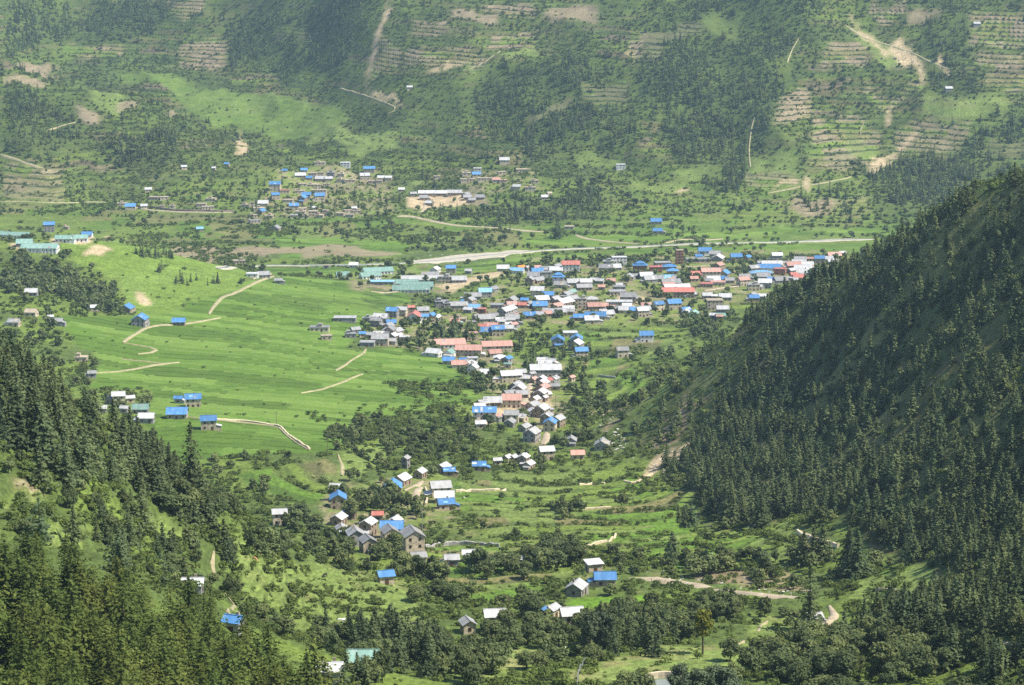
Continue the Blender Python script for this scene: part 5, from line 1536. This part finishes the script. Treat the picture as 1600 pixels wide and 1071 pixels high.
def whole(key):
    """crown and trunk as one hidden source for the uncounted rest of a wood"""
    L = []
    for i, (c, t) in enumerate(PROTO[key]):
        V = []; F = []; mi = []
        for k, me in enumerate((c, t)):
            n = len(V); V += [tuple(v.co) for v in me.vertices]
            for p in me.polygons: F.append([q + n for q in p.vertices]); mi.append(k)
        me = bpy.data.meshes.new(key); me.from_pydata(V, [], F); me.materials.append(c.materials[0]); me.materials.append(t.materials[0])
        me.polygons.foreach_set('material_index', mi); me.update()
        L.append(me)
    return L

def stuff(name, rows_, keys, label):
    """the uncounted rest: one object whose node tree sets a plant on each of its points"""
    me = bpy.data.meshes.new(name); n = len(rows_)
    me.vertices.add(n); me.vertices.foreach_set('co', rows_[:, :3].astype(np.float32).ravel())
    r = rng(n)
    def attr(nm, typ, dat, field):
        a = me.attributes.new(nm, typ, 'POINT'); a.data.foreach_set(field, dat)
    lod = rows_[:, 5].astype(int); cnt = [len(PROTO[k]) for k in keys]; off = np.r_[0, np.cumsum(cnt)][:-1]
    which = (off[lod] + np.floor(r.random(n) * np.array(cnt)[lod])).astype(np.int32)
    attr('which', 'INT', which, 'value')
    w = rows_[:, 3] * (.85 + .4 * r.random(n))
    attr('size', 'FLOAT_VECTOR', np.c_[w, w, rows_[:, 3]].astype(np.float32).ravel(), 'vector')
    attr('turn', 'FLOAT_VECTOR', np.c_[r.normal(size=n) * .03, r.normal(size=n) * .03, r.random(n) * 6.283].astype(np.float32).ravel(), 'vector')
    o = link(name, me); o['kind'] = 'stuff'; o['label'] = label
    ng = bpy.data.node_groups.new(name, 'GeometryNodeTree')
    ng.interface.new_socket('Geometry', in_out='INPUT', socket_type='NodeSocketGeometry'); ng.interface.new_socket('Geometry', in_out='OUTPUT', socket_type='NodeSocketGeometry')
    gi = ng.nodes.new('NodeGroupInput'); go = ng.nodes.new('NodeGroupOutput'); jn = ng.nodes.new('GeometryNodeJoinGeometry')
    def named(nm, typ):
        a = ng.nodes.new('GeometryNodeInputNamedAttribute'); a.data_type = typ; a.inputs[0].default_value = nm; return a.outputs[0]
    wi, sz, tu = named('which', 'INT'), named('size', 'FLOAT_VECTOR'), named('turn', 'FLOAT_VECTOR')
    q = 0
    for key in keys:
        for src in whole(key):
            ob = bpy.data.objects.new(key, src)
            info = ng.nodes.new('GeometryNodeObjectInfo'); info.inputs['Object'].default_value = ob; info.inputs['As Instance'].default_value = True
            cmp_ = ng.nodes.new('FunctionNodeCompare'); cmp_.data_type = 'INT'; cmp_.operation = 'EQUAL'
            ng.links.new(wi, cmp_.inputs[2]); cmp_.inputs[3].default_value = q
            ip = ng.nodes.new('GeometryNodeInstanceOnPoints')
            ng.links.new(gi.outputs[0], ip.inputs['Points']); ng.links.new(cmp_.outputs[0], ip.inputs['Selection'])
            ng.links.new(info.outputs['Geometry'], ip.inputs['Instance']); ng.links.new(tu, ip.inputs['Rotation']); ng.links.new(sz, ip.inputs['Scale'])
            ng.links.new(ip.outputs[0], jn.inputs[0]); q += 1
    ng.links.new(jn.outputs[0], go.inputs[0])
    md = o.modifiers.new('plants', 'NODES'); md.node_group = ng
    return o
# ------------------------------------------------------------------ trees: the 300 largest of a kind one by one, the rest as one wood
def where(x, y):
    if x > 60 and y < 1500 and zone('righthill', np.array([x]), np.array([y]))[0]: return 'right'
    return None
N_EACH = {'spruce': 300, 'pine': 240, 'broad': 300, 'bush': 280}
NAMES = {'spruce': ('conifer_tree', 'conifer'), 'pine': ('pine_tree', 'pine'), 'broad': ('leafy_tree', 'tree'), 'bush': ('bush', 'bush')}
def side_label(kind, x, y):
    u, v = [float(q[0]) for q in project(np.array([x]), np.array([y]), height(x, y))]
    if kind == 'spruce':
        if u > 1180 and zone('righthill', np.array([x]), np.array([y]))[0]: return 'dark conifer in the wood covering the steep shaded hillside', 'conifers of the steep hillside wood'
        if u > 1000 and v > 930: return 'mid green conifer on the low ground below the steep wooded hillside', 'conifers below the steep hillside'
        if u > 1000: return 'tall dark conifer at the foot of the steep wooded hillside', 'conifers at the foot of the hillside'
        if u < 460: return 'dark conifer on the near ridge overlooking the broad green field', 'conifers of the near ridge'
        return 'dark conifer on the low ground around the green roofed house', 'conifers by the green roofed house'
    if kind == 'pine': return 'feathery olive green pine in the nearest wood below the ridge', 'pines of the nearest wood'
    if kind == 'broad':
        if u < 470: return 'rounded leafy tree on the slope below the near ridge', 'leafy trees of the near slope'
        if u > 1150: return 'rounded leafy tree on the low ground by the winding dirt road', 'leafy trees by the winding dirt road'
        if v > 930: return 'rounded leafy tree in the belt between the nearest meadow and the paddy strip', 'leafy trees of the nearest belt'
        if v > 830: return 'rounded leafy tree among the scattered houses by the dirt road', 'leafy trees among the scattered houses'
        return 'rounded leafy tree on the hedged terraces above the hamlet', 'leafy trees of the hedged terraces'
    if u < 330: return 'low green bush on the near ridge slope', 'bushes of the near ridge'
    if u < 700: return 'low green bush on the grazed pasture steps below the hamlet', 'bushes of the grazed pasture'
    if u > 1150: return 'low green bush on the slope below the steep wooded hillside', 'bushes below the steep hillside'
    return 'low green bush in the hedges of the lower valley', 'bushes of the lower valley hedges'
RT = rng(77)
for kind in ('spruce', 'pine', 'broad', 'bush'):
    A = PLACED[kind]; A = A[np.argsort(-A[:, 4])]
    n = min(N_EACH[kind], len(A)); nm, cat = NAMES[kind]
    L = PROTO[kind + '_near']
    for i in range(n):
        x, y, z, s, _ = A[i]; w = s * (.85 + .4 * RT.random()); lab, grp = side_label(kind, x, y)
        plant(nm, L[i % len(L)], (x, y, z - .15), (w, w, s), RT.random() * 6.283, lab, cat, grp)
    rest = A[n:]
    if len(rest):
        px = FOC / rest[:, 1]
        if kind == 'pine': lod = (px < 0).astype(int); keys = ['pine_mid']
        else: lod = np.where(rest[:, 1] < 1500, 0, 1); keys = [kind + '_mid', kind + '_far']
        stuff({'spruce': 'conifer_forest', 'pine': 'pine_forest', 'broad': 'broadleaf_forest', 'bush': 'shrubbery'}[kind], np.c_[rest[:, :4], rest[:, 4], lod], keys,
              {'spruce': 'dark conifer wood on the slopes', 'pine': 'olive green pine wood', 'broad': 'leafy trees scattered through the valley', 'bush': 'hedges and scrub along the terraces'}[kind])
# ------------------------------------------------------------------ the air
def haze_box():
    V = [(x, y, z) for z in (-8.0, 470.0) for y in (-60.0, 4700.0) for x in (-1500.0, 1500.0)]
    F = [(0, 2, 3, 1), (4, 5, 7, 6), (0, 1, 5, 4), (2, 6, 7, 3), (0, 4, 6, 2), (1, 3, 7, 5)]
    me = bpy.data.meshes.new('haze'); me.from_pydata(V, [], F); me.update()
    m = bpy.data.materials.new('haze'); m.use_nodes = True; nt = m.node_tree; nt.nodes.remove(nt.nodes['Principled BSDF'])
    pv = nt.nodes.new('ShaderNodeVolumePrincipled'); pv.inputs['Color'].default_value = (.60, .86, 1.0, 1); pv.inputs['Density'].default_value = HAZE_DENSITY; pv.inputs['Anisotropy'].default_value = .25
    nt.links.new(pv.outputs[0], nt.nodes['Material Output'].inputs['Volume'])
    me.materials.append(m); o = link('haze', me); o['kind'] = 'stuff'
haze_box()
# ------------------------------------------------------------------ single trees that stand out
def one_tree(name, builder, args, kw, leaf, u, v, label, category, seed=1, scale=1.0):
    x, y, z = [float(q[0]) for q in ground_at(u, v)]
    V, F, TV, TF = builder(seed, *args, **kw)
    plant(name, (mesh_from('crown', V, F, MAT[leaf]), mesh_from('trunk', TV, TF, MAT['bark'], True)), (x, y, z - .1), (scale,) * 3, .7, label, category, 'trees that stand alone')
one_tree('conifer_tree', conifer, (27.0, 5.6, 34, 9, 6, .72), dict(bare=.07, sag=.30, ragged=.5, power=.62), 'spruce_needles', 300, 793, 'tallest dark conifer at the edge of the broad green field', 'conifer', 5)
one_tree('conifer_tree', conifer, (21.0, 4.0, 22, 7, 5, .62), dict(bare=.22, sag=.2, ragged=.75, power=.6), 'spruce_needles', 1264, 985, 'tall ragged conifer with bare lower trunk beside the white cabin', 'conifer', 9)
one_tree('poplar_tree', broadleaf, (13.5, 2.5, 16, 1500, .34), dict(trunk=.2, tall=1.5), 'poplar_leaves', 922, 1027, 'pale silvery poplar at the meadow edge, the left of a pair', 'poplar', 12)
one_tree('poplar_tree', broadleaf, (12.5, 2.7, 16, 1500, .34), dict(trunk=.2, tall=1.5), 'poplar_leaves', 945, 1022, 'pale silvery poplar at the meadow edge, the right of a pair', 'poplar', 15)
one_tree('leafy_tree', broadleaf, (13.0, 2.6, 14, 900, .36), dict(trunk=.32, tall=1.3), 'yellow_leaves', 1098, 1022, 'slim yellow leaved tree with bare trunk on the meadow mound', 'tree', 18)
one_tree('pine_tree', conifer, (15.0, 3.6, 10, 6, 5, .62), dict(bare=.5, sag=.35, ragged=.6, power=.45), 'spruce_needles', 64, 884, 'lone dark tree with bare trunk against the yellow green patch', 'tree', 21)
one_tree('leafy_tree', broadleaf, (10.5, 4.4, 12, 1700, .38), dict(trunk=.2), 'broad_leaves', 548, 812, 'round dark tree hiding the blue roof in the hamlet', 'tree', 24)
one_tree('leafy_tree', broadleaf, (9.5, 4.0, 12, 1700, .36), dict(trunk=.18), 'broad_leaves', 616, 868, 'round dark tree in front of the tall tan hamlet house', 'tree', 27)
one_tree('leafy_tree', broadleaf, (11.0, 3.8, 12, 1700, .36), dict(trunk=.2), 'broad_leaves', 828, 985, 'round dark tree left of the long low white roofed house', 'tree', 30)
for i, (u, v) in enumerate(((1062, 1085), (1088, 1090), (1115, 1088), (1140, 1092), (1000, 1100), (975, 1098))):
    one_tree('leafy_tree', broadleaf, (7.5, 3.3, 11, 1500, .30), dict(trunk=.15, tall=1.2), 'poplar_leaves' if i < 4 else 'broad_leaves', u, v, 'grey green rounded tree at the near edge of the pond' if i < 4 else 'low rounded green tree left of the pond', 'tree', 40 + i)

# ------------------------------------------------------------------ dry stone walls
WALLS = [
 ('long brown mud wall along the road of the far left hamlet', 2.6, 1.0, 'wall_b', '233,324 262,329 290,331 320,331 345,332 366,332'),
 ('pale stone wall following the footpath across the lower green field', 1.1, .9, 'wall_c', '318,657 345,657 372,658 402,662 438,667 449,680 468,692 484,703'),
 ('pale zigzag stone wall between the hedged terraces', 1.3, .9, 'wall_c', '911,864 917,856 930,851 945,848 958,845 962,837'),
 ('curved pale wall beside the hamlet lane', 1.6, .9, 'wall_c', '664,765 668,774 668,783 665,790'),
 ('short grey wall left of the sunlit white roof on the terraces', 1.6, .8, 'wall_g', '935,589 948,591 962,592'),
 ('tumbledown stone wall under the conifers at the hill foot', 1.6, 1.0, 'wall_c', '1246,833 1258,841 1275,846 1292,850 1310,856'),
 ('low pale wall across the sunny clearing by the hill', 1.0, .8, 'wall_c', '1368,923 1385,924 1400,924'),
 ('dark stone wall in front of the hamlet trees', 1.5, .9, 'wall_g', '664,857 690,853 720,851 750,852 780,855'),
 ('thin stone wall on the terraces right of the white stepped roofs', 1.1, .8, 'wall_c', '712,769 740,768 765,767 790,767'),
 ('stone wall on the highest hedged terrace', 1.0, .8, 'wall_c', '905,759 925,757 945,757'),
 ('broken stone wall at the foot of the landslip', 1.0, .8, 'wall_c', '975,753 990,757 1005,749 1020,742'),
 ('long low pale wall in the terraces below the landslip', .9, .8, 'wall_c', '910,797 935,795 955,794'),
]
for i, (lab, hh, wd, mat, s) in enumerate(WALLS):
    P = track_line(s, 2.2); n = len(P); T = np.gradient(P, axis=0); T /= np.linalg.norm(T, axis=1)[:, None] + 1e-9; Nn = np.c_[-T[:, 1], T[:, 0]]
    z = height(P[:, 0], P[:, 1]); k = np.arange(n); hv = hh * (.75 + .5 * vnoise(k * .9, k * 0 + i, 151)); S = Shape()
    prof = [(-.5, -.8), (-.5, .85), (-.3, 1), (.3, 1), (.5, .85), (.5, -.8)]
    for j in range(n):
        for a, b_ in prof: S.V.append((P[j, 0] + Nn[j, 0] * a * wd - P[0, 0], P[j, 1] + Nn[j, 1] * a * wd - P[0, 1], z[j] + (b_ * hv[j] if b_ > 0 else b_) - z[0]))
    for j in range(n - 1):
        for a in range(5): S.F.append((j * 6 + a, j * 6 + a + 1, j * 6 + a + 7, j * 6 + a + 6)); S.M.append(0)
    S.F += [tuple(range(6)), tuple(range(6 * n - 1, 6 * n - 7, -1))]; S.M += [0, 0]
    o = link('stone_wall', S.mesh('stone_wall', mat)); o.location = (P[0, 0], P[0, 1], z[0]); say(o, lab, 'wall', 'stone walls between the fields')

# ------------------------------------------------------------------ pond with a stone rim, meadow fence, road railing, poles, cattle
x, y, z = [q for q in ground_at([1030, 1050, 1055, 1030], [1070, 1068, 1080, 1084])]
cx, cyy = x.mean(), y.mean(); zw = float(z.mean()) - .2
S = Shape(); n = 20; ring = [(cx + 5.6 * math.cos(6.283 * k / n) * (1 + .05 * math.sin(2 * k)), cyy + 6.5 * math.sin(6.283 * k / n), zw + .3) for k in range(n)]
S.face(*ring); o = link('pond', S.mesh('pond', 'water')); o['kind'] = 'structure'
S = Shape()
for k in range(n):
    a, b_ = ring[k], ring[(k + 1) % n]; f = 1.1
    oa, ob = [(cx + (p[0] - cx) * f, cyy + (p[1] - cyy) * f) for p in (a, b_)]
    S.slab([(a[0], a[1], zw + .5), (b_[0], b_[1], zw + .5), (ob[0], ob[1], zw + .5), (oa[0], oa[1], zw + .5)], 1.6)
o = link('stone_rim', S.mesh('stone_rim', 'wall_c')); say(o, 'pale stone rim around the small pond at the nearest meadow', 'pond rim')
m, nt, b = material('grey_metal'); b.inputs['Base Color'].default_value = (.32, .33, .33, 1); b.inputs['Roughness'].default_value = .5
m, nt, b = material('pole_wood'); b.inputs['Base Color'].default_value = (.20, .15, .10, 1)
def fence(lab, s, gap, hh, mat, rails, name='fence', cat='fence'):
    P = track_line(s, gap); z = height(P[:, 0], P[:, 1]); o = link(name, None); o.location = (P[0, 0], P[0, 1], z[0]); say(o, lab, cat)
    S = Shape(); S.box(-.09, .09, -.09, .09, -.6, hh); pm = S.mesh('post', mat)
    for j in range(len(P)):
        q = link('post', pm, o); q.location = (P[j, 0] - P[0, 0], P[j, 1] - P[0, 1], z[j] - z[0])
    for f in rails:
        V, F = [], []; tube(V, F, [(P[j, 0] - P[0, 0], P[j, 1] - P[0, 1], z[j] - z[0] + hh * f) for j in range(len(P))], [.045] * len(P), 4)
        link('rail', mesh_from('rail', V, F, MAT[mat]), o)
fence('thin wire fence along the left side of the nearest meadow', '902,1075 903,1058 908,1045 918,1034 926,1028', 2.6, 1.5, 'grey_metal', (.35, .65, .95))
fence('pale railing beside the dirt road near the blue roofed house', '1018,909 1034,911 1050,912 1064,912', 3.0, 1.3, 'wall_c', (.5, .95), 'railing', 'railing')
for i, (u, v, hh) in enumerate(((660, 838, 13), (578, 846, 8), (700, 905, 8), (795, 968, 8), (846, 742, 9), (1094, 456, 9), (512, 706, 8), (868, 640, 9), (432, 664, 8))):
    x, y, z = [float(q[0]) for q in ground_at(u, v)]; o = link('utility_pole', None); o.location = (x, y, z)
    lab = ['tall grey lattice like mast rising from the trees right of the hamlet', 'thin pole at the front edge of the hamlet', 'thin pole among the trees below the red walled house', 'thin pole beside the tan house with reddish windows', 'thin pole at the pale lane below the street', 'thin pole in the east town grass', 'thin pole above the hamlet footpath', 'thin pole along the narrow street', 'thin pole by the stone walled footpath'][i]
    say(o, lab, 'pole', 'poles carrying wires'); V, F = [], []; tube(V, F, [(0, 0, -1), (0, 0, hh)], [.17, .10], 6); link('mast', mesh_from('mast', V, F, MAT['grey_metal' if i == 0 else 'pole_wood']), o)
    S = Shape(); S.box(-1.0, 1.0, -.06, .06, hh - .9, hh - .75); S.box(-.7, .7, -.06, .06, hh - 1.7, hh - 1.56); link('crossarm', S.mesh('crossarm', 'pole_wood'), o)
COATS = {'white': (.70, .68, .62), 'brown': (.20, .10, .05), 'black': (.03, .03, .03), 'tan': (.46, .26, .12)}
for k, c in COATS.items():
    m, nt, b = material('coat_' + k); rgb = N(nt, 'ShaderNodeRGB'); rgb.outputs[0].default_value = (*c, 1); t = scaled_noise(nt, 1.5, 2)
    nt.links.new(times(nt, rgb.outputs[0], ramp_value(nt, t.outputs['Fac'], .35, .65, .8, 1.15)), b.inputs['Base Color'])
def cow_mesh(coat):
    """one skin over a skeleton: trunk, neck and head, four jointed legs, tail"""
    J = [(0, 0, 1.05, .34), (-.55, 0, 1.08, .30), (-.78, 0, 1.05, .24), (.55, 0, 1.06, .33), (.82, 0, 1.05, .25), (1.12, 0, .92, .17), (1.36, 0, .62, .15), (1.52, 0, .38, .09)]
    E = [(0, 1), (1, 2), (0, 3), (3, 4), (4, 5), (5, 6), (6, 7)]
    for sx, par in ((.66, 3), (-.66, 1)):
        for sy in (-1, 1):
            n = len(J); bend = .07 if sx > 0 else -.12
            J += [(sx, sy * .20, .82, .15), (sx + bend, sy * .21, .45, .085), (sx, sy * .21, .12, .07), (sx + .05, sy * .21, 0, .075)]; E += [(par, n), (n, n + 1), (n + 1, n + 2), (n + 2, n + 3)]
    n = len(J); J += [(-.95, 0, 1.1, .06), (-1.02, 0, .7, .035), (-1.02, 0, .45, .05)]; E += [(2, n), (n, n + 1), (n + 1, n + 2)]
    n = len(J); J += [(1.32, .2, .72, .05), (1.32, -.2, .72, .05)]; E += [(6, n), (6, n + 1)]
    me = bpy.data.meshes.new('cow'); me.from_pydata([j[:3] for j in J], E, []); o = bpy.data.objects.new('cow_skeleton', me); COL.objects.link(o)
    md = o.modifiers.new('skin', 'SKIN'); md.use_smooth_shade = True
    for i, j in enumerate(J): me.skin_vertices[0].data[i].radius = (j[3], j[3])
    me.skin_vertices[0].data[0].use_root = True
    sb = o.modifiers.new('smooth', 'SUBSURF'); sb.levels = 1
    dg = bpy.context.evaluated_depsgraph_get(); r = bpy.data.meshes.new_from_object(o.evaluated_get(dg)); bpy.data.objects.remove(o)
    r.name = 'cow'; r.materials.clear(); r.materials.append(MAT['coat_' + coat]); return r
COWS = {k: cow_mesh(k) for k in COATS}
HERD = [(532, 973, 'white', 'one of two white cows side by side on the pasture step'), (537, 973, 'white', 'one of two white cows side by side on the pasture step'), (622, 980, 'tan', 'reddish tan cow on the lowest pasture step'), (657, 981, 'white', 'white cow at the right end of the lowest pasture'),
        (618, 976, 'black', 'black cow behind the reddish tan one'), (645, 979, 'black', 'black cow left of the white one on the lowest pasture'), (653, 987, 'brown', 'brown cow nearest the conifers'), (555, 969, 'black', 'black cow above the lowest pasture step'), (508, 902, 'black', 'black cow alone near the top of the pasture'),
        (398, 877, 'tan', 'tan cow on the small field by the footpath'), (1075, 872, 'white', 'white cow on the terrace by the dark bank'), (1116, 873, 'white', 'white cow right of its neighbour on the terrace'), (1014, 866, 'black', 'black cow on the terrace by the dark bank'), (905, 778, 'brown', 'brown cow on the yellowish hedged terrace')]
for i, (u, v, coat, lab) in enumerate(HERD):
    x, y, z = [float(q[0]) for q in ground_at(u, v)]; o = link('cow', COWS[coat]); o.location = (x, y, z); o.rotation_euler = (0, 0, i * 1.3); say(o, lab, 'cow', 'grazing cattle')
# white boulders on the scree and fields
m, nt, b = material('pale_rock'); rgb = N(nt, 'ShaderNodeRGB'); rgb.outputs[0].default_value = (.52, .48, .40, 1); t = scaled_noise(nt, .9, 5)
nt.links.new(times(nt, rgb.outputs[0], ramp_value(nt, t.outputs['Fac'], .3, .7, .65, 1.15)), b.inputs['Base Color'])
V, F = [], []; rr = rng(404)
for (u, v, su, sv, n, s0, s1) in ((965, 687, 14, 9, 60, .5, 1.5), (1040, 722, 20, 12, 60, .4, 1.2), (1030, 905, 60, 4, 50, .3, .9), (1190, 925, 30, 4, 40, .3, .9), (940, 650, 16, 10, 30, .4, 1.1), (1205, 770, 10, 6, 16, .6, 1.6), (740, 402, 60, 5, 70, .5, 1.6), (660, 408, 50, 3, 40, .5, 1.4), (1410, 90, 16, 20, 50, .7, 2.0), (700, 770, 30, 6, 20, .3, .8), (1110, 880, 50, 8, 24, .3, .7), (740, 1000, 200, 30, 10, .3, .6)):
    xs, ys, zs = ground_at(u + rr.normal(size=n) * su, v + rr.normal(size=n) * sv)
    for a, b_, c in zip(xs, ys, zs):
        R = s0 + (s1 - s0) * rr.random() ** 2; n0 = len(V); q = rr.uniform(.6, 1.25, 8)
        for k, (sx, sy, sz) in enumerate([(i, j, l) for l in (-1, 1) for j in (-1, 1) for i in (-1, 1)]): V.append((a + sx * R * .6 * q[k], b_ + sy * R * .6 * q[k], c + sz * R * .45 * q[k]))
        F += [tuple(n0 + w for w in f) for f in ((0, 2, 3, 1), (4, 5, 7, 6), (0, 1, 5, 4), (2, 6, 7, 3), (0, 4, 6, 2), (1, 3, 7, 5))]
o = link('rubble', mesh_from('rubble', V, F, MAT['pale_rock'])); o['kind'] = 'stuff'; o['label'] = 'pale boulders on the scree, road edges and river bed'
